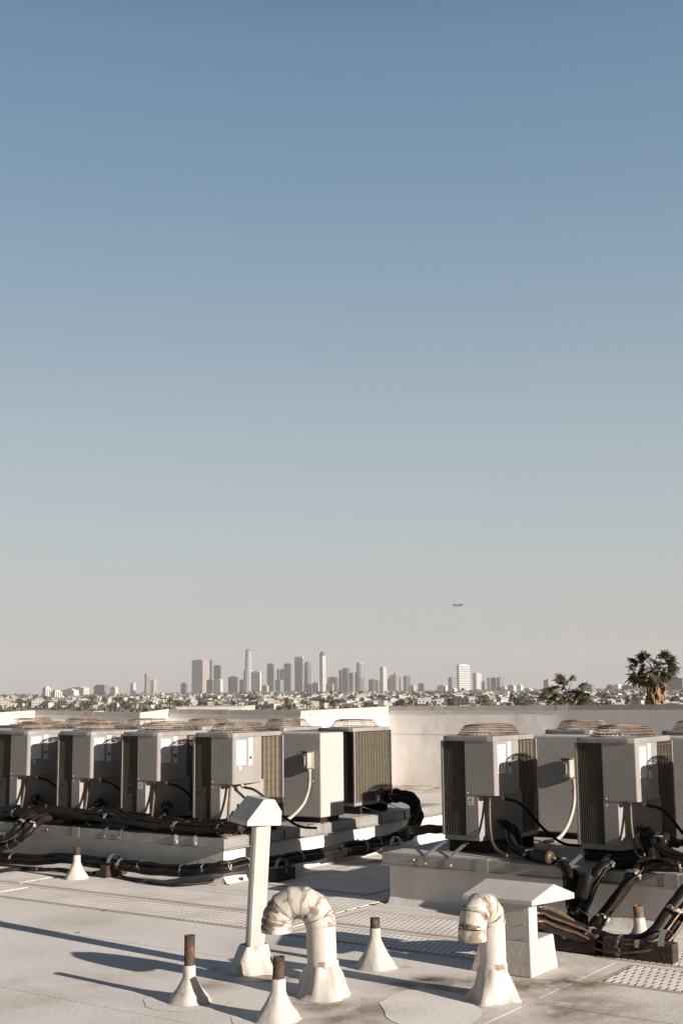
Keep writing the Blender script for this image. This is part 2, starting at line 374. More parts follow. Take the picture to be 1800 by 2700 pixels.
# ------------------------------------------------------------------ air conditioning units
UW, UD, UH = .49, .735, .89
def rrect(w, d, r, x0=0., y0=0., seg=4):
    p = []
    for cx, cy, a0 in ((w-r, r, -90), (w-r, d-r, 0), (r, d-r, 90), (r, r, 180)):
        for k in range(seg+1):
            a = R(a0+90*k/seg); p.append((x0+cx+math.cos(a)*r, y0+cy+math.sin(a)*r))
    return p
def make_ac(mirror=False):
    root = empty('air_conditioner', (0, 0, 0), 'x', 'air conditioner', 'rooftop air conditioners')
    B = lambda mb, n, m, p=None, **k: mb.build(n, m, p or root, local=True, **k)
    w, d = UW, UD
    gx, cx, cy = .215, .33, .42                     # grille end, chamfer start on the front, chamfer end on the side
    foot = [(.01, .01), (cx, .01), (w-.005, cy), (w-.005, d-.01), (.01, d-.01)]
    B(MB().prism(foot, .012, .055), 'base_pan', 'ac_rim', bevel=.003)
    ft = MB()
    for x, y in ((.06, .06), (.06, d-.06), (w-.06, d-.06), (w-.1, cy)): ft.box((x-.03, y-.03, 0), (x+.03, y+.03, .014))
    B(ft, 'feet', 'dark_void')
    for y in (.12, d-.12): B(MB().box((.0, y-.02, -.09), (w, y+.02, 0)), 'mounting_rail', 'dark_void')
    root.scale = (1, 1, .935)
    # coil wrapping three sides
    i = .022
    i = .022; coil = MB().prism([(i, i), (gx+.03, i), (gx+.03, .3), (w-.2, cy+.03), (w-i, cy+.03), (w-i, d-i), (i, d-i)], .055, .842); i = .022
    co = B(coil, 'coil', 'coil_back')
    fn = MB(); sp_ = .0135; dp_ = .006
    def fins(a, b, nrm, dp_=.004):                    # plates standing off the coil face
        a, b, nrm = Vector((*a, 0)), Vector((*b, 0)), Vector((*nrm, 0)); k_ = int((b-a).length/sp_)
        for q in range(k_+1):
            p_ = a+(b-a)*(q/k_); o_ = p_+nrm*dp_
            fn.add([(p_.x, p_.y, .056), (o_.x, o_.y, .056), (o_.x, o_.y, .842), (p_.x, p_.y, .842)], [(0, 1, 2, 3)])
    i += .0
    fins((i, i), (gx, i), (0, -1), .018); fins((i, i), (i, d-i), (-1, 0)); fins((i, d-i), (w-i, d-i), (0, 1), .018); fins((w-i, cy+.03), (w-i, d-i), (1, 0))
    B(fn, 'fins', 'coil_fins', co)
    # wire guard: verticals and horizontals
    g = MB(); tw = .0016
    def vert(x, y): g.box((x-tw, y-tw, .05), (x+tw, y+tw, .845))
    n = 13
    for k in range(n+1): vert(.012+(gx-.012)*k/n, .004)
    n = 40
    for k in range(n+1): vert(.004, .012+(d-.024)*k/n)
    n = 27
    for k in range(n+1): vert(.012+(w-.024)*k/n, d-.004)
    n = 17
    for k in range(n+1): vert(w-.004, cy+.005+(d-.012-cy-.005)*k/n)
    for k in range(10):
        z = .07+k*.083
        g.box((.002, .0056, z), (gx, .0076, z+.002)); g.box((.001, .002, z), (.003, d-.002, z+.003))
        g.box((.002, d-.0076, z), (w-.002, d-.0056, z+.002)); g.box((w-.003, cy, z), (w-.001, d-.002, z+.003))
    B(g, 'wire_guard', 'wire_grey')
    for x, y in ((0.006, .006), (.006, d-.006), (w-.006, d-.006)):
        B(MB().box((x-.009, y-.009, .05), (x+.009, y+.009, .845)), 'corner_post', 'ac_rim')
    # lower panel with its cut-back corner
    lp = MB(); t = .012
    A_, B_, C_, D_ = (gx, 0), (cx, 0), (w, cy), (w, cy+.03)
    lp.prism([(gx, -.002), (cx, -.002), (w-.002, cy), (w-.002, cy+.02), (w-.03, cy+.02), (cx-.01, .03), (gx, .03)], .05, .42)
    B(lp, 'corner_panel', 'ac_paint', bevel=.003)
    # control box covering the corner above
    bx = MB().prism([(gx+.004, -.006), (w-.012, -.006), (w+.004, .010), (w+.004, cy-.02), (w-.06, cy-.02), (gx+.004, .2)], .392, .846)
    box = B(bx, 'control_box', 'ac_paint', bevel=.004)
    sc = MB()
    for x, z in ((gx+.025, .41), (gx+.025, .36)): sc.lathe((x, -.008, z), [(0, -.003), (.006, -.002), (.006, .002)], 8, Matrix.Rotation(R(-90), 4, 'X'))
    B(sc, 'screws', 'bolt_metal')
    # rim: rounded frame with a round opening
    N = 56; hx, hy = w/2, d/2; ov = .012
    out = []; inn = []
    for k in range(N):
        a = 2*math.pi*k/N; ca, sa = math.cos(a), math.sin(a)
        q = 1/((abs(ca/(hx+ov))**9+abs(sa/(hy+ov))**9)**(1/9))
        out.append((hx+ca*q, hy+sa*q)); inn.append((hx+ca*hx*.93, hy+sa*hy*.88))
    vs = [(x, y, .845) for x, y in out]+[(x, y, .872) for x, y in out]+[(hx+(x-hx)*.985, hy+(y-hy)*.985, .885) for x, y in out]+[(x, y, .888) for x, y in inn]+[(x, y, .84) for x, y in inn]
    fs = [(r*N+k, r*N+(k+1) % N, (r+1)*N+(k+1) % N, (r+1)*N+k) for r in range(4) for k in range(N)]
    rim = B(MB().add(vs, fs), 'rim', 'ac_rim')
    # guard dome
    gd = MB(); rx, ry = hx*.95, hy*.9
    prof = [(1.0, .004), (.945, .026), (.89, .048), (.835, .067), (.77, .081), (.66, .086), (.54, .088), (.42, .089), (.30, .09), (.18, .09)]
    for (q, z) in prof:
        pts = [(hx+math.cos(2*math.pi*k/28)*rx*q, hy+math.sin(2*math.pi*k/28)*ry*q, .890+z) for k in range(29)]
        gd.tube(pts, .0034, 4, cap=False)
    for k in range(8):
        a = 2*math.pi*(k+.4)/8
        gd.tube([(hx+math.cos(a)*rx*q, hy+math.sin(a)*ry*q, .8865+z) for q, z in prof], .0032, 4)
    gd.lathe((hx, hy, .972), [(0, .006), (.06, .004), (.07, -.004), (0, -.006)], 16)
    B(gd, 'fan_guard', 'rust_wire')
    fan = MB()
    for k in range(4):
        X = Matrix.Translation((hx, hy, .83)) @ Matrix.Rotation(R(90*k), 4, 'Z') @ Matrix.Rotation(R(22), 4, 'X')
        fan.prism([(.04, -.03), (.14, -.075), (.22, -.05), (.22, .05), (.12, .05), (.04, .03)], -.002, .002, X)
    fan.lathe((hx, hy, .78), [(.0, .07), (.05, .065), (.055, 0), (0, 0)], 14)
    B(fan, 'fan', 'dark_void')
    # labels on the sunlit side of the control box
    xs = w+.0045
    lb = MB()
    lb.box((xs, .030, .575), (xs+.0012, .165, .815)); lb.cur = 1
    for k in range(13):
        z = .800-k*.0165; e = .150 if k % 4 else .11
        lb.box((xs+.001, .052, z-.004), (xs+.0018, .052+(e-.055)*random.uniform(.8, 1), z))
    lb.cur = 2
    for z in (.785, .715, .67, .60): lb.box((xs+.001, .036, z-.006), (xs+.0018, .045, z+.006))
    B(lb, 'warning_label', ['label_white', 'label_grey_ink', 'label_ink'], box)
    dp = MB(); dp.box((xs, .205, .565), (xs+.0012, .262, .835)); dp.cur = 1
    for k in range(6): dp.box((xs+.001, .213, .80-k*.02), (xs+.0018, .213+.035*random.uniform(.5, 1), .804-k*.02))
    dp.cur = 2; dp.box((xs+.001, .213, .625), (xs+.0018, .254, .657))
    B(dp, 'rating_label', ['label_white', 'label_grey_ink', 'label_ink'], box)
    # service valves and their stubs
    va = MB()
    cdir = Vector((w-cx, cy, 0)).normalized(); nrm = Vector((cdir.y, -cdir.x, 0))
    for s_, z in ((.20, .17), (.27, .11)):
        p = Vector((cx, 0, 0))+cdir*s_; p.z = z
        va.tube([p-nrm*.01, p+nrm*.055], .016, 8); va.tube([p+nrm*.045+Vector((0, 0, -.02)), p+nrm*.045+Vector((0, 0, .035))], .012, 8)
    B(va, 'service_valve', 'brass')
    # power whip and control whip
    w1 = spline([(.40, .06, .395), (.402, .05, .33), (.41, .03, .23), (.435, -.01, .12), (.475, -.06, .03), (.55, -.12, -.03), (.66, -.17, -.06)], 6)
    o = B(MB().tube(w1, .0125, 8), 'power_whip', 'flex_conduit')
    B(MB().tube([(.40, .06, .40), (.40, .057, .365)], .021, 8), 'fitting', 'silver_tape', o)
    w2 = spline([(.46, .14, .395), (.475, .145, .365), (.51, .16, .352), (.57, .19, .335), (.62, .26, .27), (.655, .36, .16), (.70, .5, .04), (.76, .64, -.05), (.85, .78, -.075)], 6)
    o = B(MB().tube(w2, .013, 8), 'control_whip', 'foam_black')
    B(MB().tube(w2[:9], .018, 8), 'elbow', 'pvc', o)
    return root
proto = make_ac()
AC = {}
def place(key, u, v, label, rz=0., z=.49):
    o = proto if not AC else copy_tree(proto)
    o.location = W(u, v, z); o.rotation_euler = (0, 0, ROT+rz); o['label'] = label; AC[key] = o
    return o
place('U4', -.55, .20, 'front row air conditioner fully sunlit, beside the bare stucco wall end')
place('U3', -1.49, .20, 'front row air conditioner second from the bare stucco, half shaded')
place('U2', -2.40, .20, 'front row air conditioner third from the stucco, with a dark square sticker by its label')
place('U1', -3.34, .20, 'leftmost front row air conditioner cut by the left picture edge')
place('A', 2.13, .20, 'air conditioner at the left end of the right pad, standing on the pad corner')
place('C', 3.30, .20, 'air conditioner nearest the right picture edge with a full body in view')
place('F', 4.46, .20, 'front row air conditioner past the right picture edge')
def tag_back(k, u, label): place(k, u+UW, 2.34+UD, label, rz=math.pi, z=.478)
tag_back('B', -.69, 'back row air conditioner standing clear with sunlit grille right of the stucco wall end')
tag_back('K1', -1.62, 'back row air conditioner with guard showing above the bare stucco wall')
tag_back('K2', -2.82, 'back row air conditioner showing its guard left of the fully sunlit front unit')
tag_back('K3', -3.80, 'back row air conditioner with a rusty guard before the short sunlit parapet step')
tag_back('K4', -4.92, 'back row air conditioner showing its guard behind the second front unit from the left edge')
tag_back('K5', -5.95, 'back row air conditioner showing its guard at the left picture edge')
tag_back('D', 2.01, 'back row air conditioner with top showing above the right stucco wall')
tag_back('E', 3.17, 'back row air conditioner cut by the right picture edge, only its top corner visible')
# small stickers on some of the units
def sticker(key, kind, x, z, side):
    root = AC[key]; s = .027
    mb = MB(); X = Matrix.Translation((x, -.007, z)) if not side else Matrix.Translation((UW+.0048, x, z)) @ Matrix.Rotation(R(90), 4, 'Z')
    h = 1.35 if kind == 'mark' else 1.
    mb.box((-s, -.0012, -s*h), (s, 0, s*h), X); mb.cur = 1
    def disc(r, a0, a1, c=(0, 0), r0=0.):
        n = 10; pts = []
        for k in range(n+1):
            a = R(a0+(a1-a0)*k/n); pts.append((c[0]+math.cos(a)*r, c[1]+math.sin(a)*r, c[0]+math.cos(a)*r0, c[1]+math.sin(a)*r0))
        vs = [];
        for p in pts: vs += [X @ Vector((p[0], -.0018, p[1])), X @ Vector((p[2], -.0018, p[3]))]
        mb.add(vs, [(2*k, 2*k+2, 2*k+3, 2*k+1) for k in range(n)])
    if kind == 'mark':
        disc(.013, 60, 300, (-.004, .008), .006); mb.box((.004, -.0018, -.004), (.008, -.0012, .022), X); mb.box((-.018, -.0018, -.026), (.018, -.0012, -.022), X)
        mats = ['label_white', 'label_ink']
    elif kind == 'grey': disc(.014, 0, 360); mats = ['label_grey', 'label_white']
    else: disc(.016, 0, 360); mats = ['label_ink', 'label_white']
    mb.build('sticker', mats, root, local=True)
sticker('A', 'mark', .265, .345, 0); sticker('U3', 'mark', .265, .345, 0)
sticker('U4', 'grey', .085, .545, 1); sticker('C', 'grey', .115, .545, 1); sticker('U2', 'dark', .30, .80, 1); sticker('U1', 'grey', .08, .545, 1)

# ------------------------------------------------------------------ stucco walls behind the front rows
def stucco(u0, u1, v0, v1, label):
    root = empty('stucco_wall', W((u0+u1)/2, v0, .4), label, 'wall', 'low stucco walls on the pads')
    MB().box((u0, v0, .455), (u1, v1, 1.282), XUV).build('wall', 'stucco', root, bevel=.012)
    MB().box((u0+.04, v0+.04, .402), (u1-.04, v1-.04, .455), XUV).build('shadow_gap_base', 'dark_void', root)  # near-black block: shade of the gap under the wall put into its colour
    return root
stucco(-6.4, -.012, 1.48, 1.88, 'low stucco wall on the left pad with its white end in the sun')
stucco(2.22, 6.3, 1.48, 1.86, 'low stucco wall on the right pad behind the two big units')

def disconnect(pxs, px0, py0, h, label, clabel):
    v = 1.475
    c = hit(px0, py0, v); root = empty('disconnect_box', c, label, 'electrical box', 'disconnect boxes on the stucco walls', ROT)
    L_ = lambda mb, n, m, p=None, **k: mb.build(n, m, p or root, local=True, **k)
    L_(MB().box((-.055, -.018, -.085), (.055, 0, .085)), 'back_plate', 'pvc', bevel=.004)
    # domed cover: half round body with a flat front pull-out
    prof = [(-.048, -.018), (-.048, -.06), (-.036, -.085), (.036, -.085), (.048, -.06), (.048, -.018)]
    L_(MB().prism(prof, -.075, .078), 'cover', 'pvc', bevel=.006)
    L_(MB().prism([(-.058, -.018), (-.058, -.075), (-.044, -.098), (.044, -.098), (.058, -.075), (.058, -.018)], .079, .092), 'rain_cap', 'rust_light', bevel=.004)
    L_(MB().box((-.006, -.095, -.045), (.006, -.085, .04)), 'pull_handle', 'label_grey')
    pts = [hit(x, y, vv)-(V*0) for x, y, vv in pxs]
    o = empty('conduit', pts[0], clabel, 'conduit', 'pale conduits below the disconnect boxes')
    MB().tube(spline(pts, 6), .0165, 10).build('pipe', 'pvc', o)
    MB().tube([pts[0], pts[0]+(pts[1]-pts[0])*.25], .023, 10).build('connector', 'pvc', o)
    MB().box((-.03, -.03, -.008), (.03, .0, .008), Matrix.Translation(pts[1]+V*.03) @ Matrix.Rotation(ROT, 4, 'Z')).build('pipe_clip', 'strap_metal', o)
disconnect([(815, 2027, 1.40), (816, 2060, 1.42), (810, 2094, 1.40), (796, 2125, 1.32), (764, 2157, 1.17), (738, 2163, 1.05)], 816, 2004, .2,
           'weathered disconnect box on the bare stretch of stucco wall on the left', 'curved pale conduit pipe on the bare left stucco wall')
disconnect([(1511, 2054, 1.40), (1513, 2087, 1.42), (1510, 2130, 1.40), (1494, 2179, 1.31), (1469, 2212, 1.15), (1435, 2220, 1.0)], 1502, 2026, .2,
           'weathered disconnect box on the stucco wall between the two right units', 'curved pale conduit pipe between the two big right units')

# ------------------------------------------------------------------ hold-down straps
def strap(a, b, drop, label):             # a: at the unit, b: on the pad edge (world), then down the fascia
    a, b = Vector(a), Vector(b); d = (b-a).normalized(); s = Vector((-d.y, d.x, 0)).normalized()*.019
    root = empty('hold_down_strap', b, label, 'strap', 'metal hold-down straps')
    path = [a+Vector((0, 0, .01)), a+(b-a)*.25+Vector((0, 0, .012)), a+(b-a)*.85+Vector((0, 0, .010)), b+Vector((0, 0, .006)), b+d*.006+Vector((0, 0, -.004)), b+d*.007+Vector((0, 0, -drop))]
    vs = []
    for p in path: vs += [p-s, p+s, p+s-Vector((0, 0, .0025))-d*.002, p-s-Vector((0, 0, .0025))-d*.002]
    fs = []
    for k in range(len(path)-1):
        for j in range(4): fs.append((4*k+j, 4*k+(j+1) % 4, 4*k+4+(j+1) % 4, 4*k+4+j))
    fs += [(0, 1, 2, 3), tuple(4*(len(path)-1)+j for j in (3, 2, 1, 0))]
    MB().add(vs, fs).build('band', 'strap_metal', root)
    MB().lathe(b+d*.008+Vector((0, 0, -drop+.018)), [(0, .006), (.010, .005), (.012, 0)], 8, d.to_track_quat('Z', 'Y').to_matrix().to_4x4()).build('bolt', 'bolt_metal', root)
def on_front(px, py, v0):
    p = hit(px, py, v0-.002); p.z = .4; return p
for (p0, p1, v0, lab) in (((1173, 2221), (1122, 2258), -.06, 'outer strap left of the unit on the right pad corner'),
                      ((1229, 2226), (1188, 2266), -.06, 'inner strap under the unit on the right pad corner'),
                      ((1540, 2252), (1500, 2292), -.06, 'strap under the left side of the unit nearest the right edge'),
                      ((1606, 2256), (1575, 2300), -.06, 'strap under the grille end of the unit nearest the right edge'),
                      ((540, 2182), (516, 2206), 0, 'strap below the fully sunlit front unit, nearest the pad corner'),
                      ((478, 2184), (466, 2200), 0, 'strap just left of the fully sunlit front unit'),
                      ((366, 2158), (318, 2176), 0, 'right strap of the pair below the second front unit from the wall end'),
                      ((326, 2154), (278, 2184), 0, 'left strap of the pair below the second front unit from the wall end')):
    strap(hit(*p0, .2), on_front(*p1, v0), .075, lab)
for (p0, v1, lab) in (((-.06, .84), .88, 'strap on the sunlit side of the left pad behind the tall flue'), ((-.2, 2.48), 2.56, 'strap at the foot of the clear standing back row unit'),
                      ((-.2, 2.95), 3.02, 'strap at the rear corner of the clear standing back row unit')):
    strap(W(*p0, .47), W(.002, v1, .4), .075, lab)

# ------------------------------------------------------------------ pipe bundles
def bundle(name, label, pts, offs, tapes=(), mats=None, wob=.012, group='insulated refrigerant pipe bundles', n=7, tape_mat='silver_tape'):
    path = spline(pts, n); root = empty(name, path[0], label, 'pipes', group)
    m = len(path); lat = []
    for i in range(m):
        t = (path[min(i+1, m-1)]-path[max(i-1, 0)]).normalized()
        x = t.cross(Vector((0, 0, 1))); x = x.normalized() if x.length > 1e-3 else Vector((1, 0, 0)); y = x.cross(t).normalized(); lat.append((x, y))
    for j, (a, b, r) in enumerate(offs):
        q = []
        for i in range(m):
            x, y = lat[i]; s = i*.35
            w1 = wob*noise.noise(Vector((s, j*7.3, .5))); w2 = wob*noise.noise(Vector((s, j*5.1, 9.5)))
            q.append(path[i]+x*(a+w1)+y*(b+w2))
        mm = (mats or {}).get(j, 'foam_black')
        MB().tube(q, r, 9).build('pipe', mm, root)
    ex = (max(a+r for a, b, r in offs)-min(a-r for a, b, r in offs))/2; ey = (max(b+r for a, b, r in offs)-min(b-r for a, b, r in offs))/2
    ca = (max(a+r for a, b, r in offs)+min(a-r for a, b, r in offs))/2; cb = (max(b+r for a, b, r in offs)+min(b-r for a, b, r in offs))/2
    for tt in tapes:
        f = tt*(m-1); i = min(int(f), m-2); p = path[i].lerp(path[i+1], f-i); t = (path[i+1]-path[i]).normalized(); x, y = lat[i]
        vs = []; nn = 14; L_ = random.uniform(.012, .026)
        for d_ in (-L_, -L_*.4, L_*.3, L_):
            for k in range(nn):
                a = 2*math.pi*k/nn; g = 1.03+random.uniform(-.04, .06)
                vs.append(p+t*(d_+random.uniform(-.006, .006))+x*(ca+math.cos(a)*(ex+.003)*g)+y*(cb+math.sin(a)*(ey+.003)*g))
        MB().add(vs, [(c*nn+k, c*nn+(k+1) % nn, (c+1)*nn+(k+1) % nn, (c+1)*nn+k) for c in range(3) for k in range(nn) if random.random() < (.8 if c == 1 else .45)]).build('tape_band', tape_mat, root)
    return root
# ground run along the front of the left pad, then over to the loop beside the back unit
def hitu(px, py, u):
    d = Vector(ray(px, py)); o = Vector((0, 0, CZ)); t = (u-(o-O).dot(U))/d.dot(U)
    return o+d*t
g1 = [W(-3.2, -.22, .05)]+[hit(x, y, -.14) for x, y in ((95, 2268), (172, 2265), (258, 2276), (330, 2284), (400, 2293), (488, 2299), (560, 2293))]+[W(.10, -.08, .165)]+[hitu(x, y, .18) for x, y in ((660, 2278), (722, 2274), (760, 2268), (825, 2256), (900, 2243))]
bundle('pipe_bundle', 'long black pipe bundle lying along the roof in front of the left pad', g1, [(-.03, .0, .034), (.032, .004, .030), (.0, .042, .022), (.052, -.022, .014)],
       (.05, .3, .36, .46, .52, .62, .68, .88), {3: 'foam_black'})
g2 = [hitu(*q) for q in ((885, 2245.5, .18), (960, 2233, .18), (1015, 2221, .18), (1058, 2207, .2), (1088, 2182, .22), (1099, 2145, .20), (1088, 2113, .14), (1062, 2100, .04), (1035, 2101, -.1), (1020, 2104, -.25))]
bundle('pipe_bundle', 'thick black pipe bundle rising in a loop beside the clear standing unit', g2, [(-.045, 0, .036), (.035, .0, .034), (-.005, .05, .028), (.0, -.045, .02)], (.1, .17, .3, .85), wob=.02)
bundle('pipe_bundle', 'thin black pipe lying under the front pipe run on the roof', [at(320, 2312, .02), at(400, 2328, .018), at(470, 2333, .018), at(560, 2325, .018), at(640, 2318, .02)], [(0, 0, .016)], (.2,), wob=.01)
bundle('pipe_bundle', 'thin black pipe pair lying on the roof by the left edge', [at(-40, 2300, .03), at(60, 2289, .03), at(150, 2291, .03), at(250, 2303, .03)], [(0, 0, .014), (.05, 0, .012)], (.5,), wob=.02)
bundle('pipe_bundle', 'pipe strands crossing from the looped bundle to the right pad', [hitu(1066, 2205, .22), W(.6, 2.2, .30), W(1.0, 1.95, .36), W(1.4, 1.75, .40), W(1.8, 1.55, .44)], [(0, 0, .034), (.05, .03, .014), (-.06, -.03, .014)], (.3,))
# along the front edge of the left pad, below the units
for k, (dv, dz, r) in enumerate(((.0, .0, .046), (.07, .012, .05), (.14, .03, .042))):
    pts = [hit(x, y, .05)+V*dv+Vector((0, 0, dz)) for x, y in ((-80, 2158), (-10, 2149), (45, 2147), (100, 2148), (200, 2155), (287, 2159), (344, 2170), (450, 2182), (520, 2189), (596, 2190), (640+6*k, 2183-5*k))]
    bundle('pipe_bundle', ('dark pipe bundle along the front edge of the left pad top', 'dark pipe bundle in the middle of the left pad top before the front units', 'dark pipe bundle at the foot of the left front units')[k],
           pts, [(-.028, 0, r*.62), (.03, .01, r*.6), (0, .036, r*.45)], (.2+.05*k, .5-.04*k, .72+.03*k, .88), wob=.02)
for k, u in enumerate((-3.34, -2.40, -1.49, -.55)):
    bundle('pipe_stub', ('short pipes from the valves of the leftmost front unit', 'short pipes from the valves of the front unit with the dark sticker', 'short pipes from the valves of the second front unit from the wall end', 'short pipes from the valves of the fully sunlit front unit')[k],
           [W(u+.47, .36, .63), W(u+.54, .30, .60), W(u+.55, .18, .53), W(u+.48, .09, .49), W(u+.25, .05, .48)], [(0, 0, .024), (.045, -.02, .016)], (.3, .9), group='short valve pipes', n=5)
# two bundles diving off the pad at the left edge
bundle('pipe_bundle', 'black pipes bending down over the pad edge at the left, inner pair', [hit(150, 2152, .12), at(104, 2166, .46), at(64, 2203, .34), at(28, 2230, .22), at(-30, 2245, .14)], [(0, 0, .034), (.03, .04, .016)], (.35, .6, .75))
bundle('pipe_bundle', 'black pipes bending down over the pad edge at the left, outer pair', [hit(112, 2146, .12), at(76, 2156, .48), at(45, 2184, .40), at(15, 2208, .30), at(-40, 2228, .2)], [(0, 0, .034), (.035, .03, .012)], (.4, .7))
# right side: from the first unit down over the fascia
def c9(x, y): return (1300+x*500/1568, 2200+y*500/1568)
def H(x, y, v): return hit(*c9(x, y), v)
b1 = bundle('pipe_bundle', 'black pipe with tubular drier leaving the unit on the right pad corner', [W(2.60, .37, .63), W(2.68, .30, .60), H(170, 100, .20), H(285, 165, .10), H(400, 190, .06), H(520, 212, .02), H(585, 262, -.04), H(622, 330, -.13), H(640, 470, -.19), H(655, 610, -.22), H(690, 735, -.27), H(760, 800, -.42)],
       [(0, 0, .036), (.044, .02, .008), (-.055, -.02, .026)], (.28, .52, .86), wob=.005)
bundle('pipe_bundle', 'black pipe with upright drier dropping from the unit nearest the right edge', [W(3.78, .37, .63), W(3.80, .26, .60), H(1300, 215, .12), H(1150, 235, .06), H(980, 250, -.02), H(890, 290, -.11), H(830, 380, -.17), H(775, 520, -.21), H(730, 640, -.24), H(715, 750, -.28), H(700, 800, -.36)],
       [(0, 0, .041), (.05, .02, .008), (-.05, .0, .009)], (.42, .8), {1: 'copper'}, wob=.005)
bundle('pipe_bundle', 'black pipe with gold flexible conduit dropping diagonally in front of the right pad', [H(1620, 270, .1), H(1500, 255, .06), H(1340, 250, .0), H(1210, 285, -.08), H(1140, 360, -.16), H(1050, 480, -.22), H(960, 600, -.28), H(890, 690, -.34), H(850, 770, -.44)],
       [(0, 0, .040), (.06, -.01, .0135), (-.055, .02, .008)], (.08, .47, .9), {1: 'flex_conduit'}, wob=.005)
bundle('pipe_bundle', 'thick sagging black pipe bundle running over the timber sleepers at the right', [W(3.68, -1.52, .34), H(318, 628, -1.53), H(380, 655, -1.44), H(480, 695, -1.30), H(620, 745, -1.08), H(760, 805, -.90), H(850, 845, -.90), H(990, 885, -.92), H(1150, 892, -.94), H(1270, 868, -.93), H(1350, 815, -.88), H(1440, 690, -.80), H(1530, 560, -.70), H(1640, 430, -.6)],
       [(-.015, .0, .045), (.03, -.055, .034), (.055, -.005, .009), (.075, -.05, .009)], (.44, .58, .88), {2: 'copper', 3: 'copper'}, wob=.004)
bundle('pipe_bundle', 'second black pipe hanging at the right edge beside the sagging bundle', [H(1330, 890, -.84), H(1400, 830, -.80), H(1480, 720, -.74), H(1560, 600, -.66), H(1640, 500, -.6)], [(0, 0, .038), (.046, 0, .008)], (.5,), {1: 'copper'}, wob=.004)
bundle('pipe_bundle', 'ribbed flexible conduit lying on top of the sagging pipes behind the hooded duct', [W(3.70, -1.48, .37), H(340, 590, -1.48), H(440, 607, -1.38), H(540, 648, -1.2), H(650, 722, -1.04)], [(0, 0, .018)], (), {0: 'flex_conduit'}, wob=.003)
bundle('pipe_bundle', 'black pipe rising past the right picture edge on the right pad', [W(4.0, .36, .56), W(3.97, .2, .62), W(4.02, .02, .56), W(4.3, -.1, .5)], [(0, 0, .035), (.05, .02, .02)], (.5,))
def drier(c, d, label, cap='brass'):
    d = Vector(d).normalized(); X = d.to_track_quat('Z', 'Y').to_matrix().to_4x4(); root = empty('filter_drier', c, label, 'filter drier', 'pipe filter driers')
    MB().lathe(c, [(.0, -.11), (.03, -.105), (.05, -.08), (.05, .06)], 16, X).build('shell', 'foam_black', root)
    MB().lathe(c, [(.05, .0601), (.05, .066), (.03, .082), (.012, .088), (.012, .115), (0, .116)], 16, X).build('end_cap', cap, root)
pa, pb = H(330, 172, .0), H(470, 192, -.05); drier(pa.lerp(pb, .6), pb-pa, 'dark cylinder with brass end lying on the right pad edge')
pa, pb = H(775, 360, -.22), H(735, 480, -.26); drier(pa.lerp(pb, .5), pa-pb, 'dark upright cylinder hanging among the pipes before the right pad', 'foam_black')
# timber sleepers
def sleeper(p0, p1, wid, h, label):
    root = None
    d = (p1-p0); L_ = d.length; a = math.atan2(d.y, d.x)
    o = MB().box((-L_/2, -wid/2, 0), (L_/2, wid/2, h)).build('timber_sleeper', 'timber', bevel=.006)
    o.location = (p0+p1)/2; o.location.z = .008; o.rotation_euler = (0, 0, a); tag(o, label, 'timber block', 'timber blocks under the pipes')
    c = MB().box((-.012, -wid/2-.003, h), (.012, wid/2+.003, h+.004)).box((-.012, -wid/2-.003, h-.04), (.012, -wid/2-.0005, h+.004)).build('pipe_clamp', 'strap_metal', o, local=True)
    return o
sleeper(W(3.50, -.93), W(3.93, -.93), .11, .115, 'dark timber sleeper behind the hooded duct, mostly in shadow')
sleeper(W(3.98, -.95), W(4.44, -.95), .10, .115, 'dark timber sleeper at the right under the sagging pipes')
sleeper(W(-1.25, -.25), W(-1.25, .02), .085, .105, 'small timber block behind the conical vent at the left')
sleeper(W(.28, .34), W(.28, .62), .085, .105, 'small timber block just right of the tall square flue')
for c, lab in ((W(-1.25, -.12, .17), 'metal pipe clip on the small timber block at the left'), (W(.28, .45, .17), 'metal pipe clip on the timber block beside the tall flue'), (W(4.36, -.93, .16), 'metal pipe clip on the sleeper at the right'), (at(1040, 2214, .21), 'pale metal clip over the pipe bundle at the left end of the right pad')):
    pts = [c+U*.012+V*(.085*math.cos(R(k)))+Vector((0, 0, .085*math.sin(R(k))-.05)) for k in range(0, 181, 15)]
    vs = []
    for p in pts: vs += [p-U*.02, p+U*.02, p+U*.02-(p-c)*.03, p-U*.02-(p-c)*.03]
    tag(MB().add(vs, [(4*k+j, 4*k+(j+1) % 4, 4*k+4+(j+1) % 4, 4*k+4+j) for k in range(len(pts)-1) for j in range(4)]).build('pipe_clip', 'strap_metal'), lab, 'pipe clip', 'metal pipe clips')

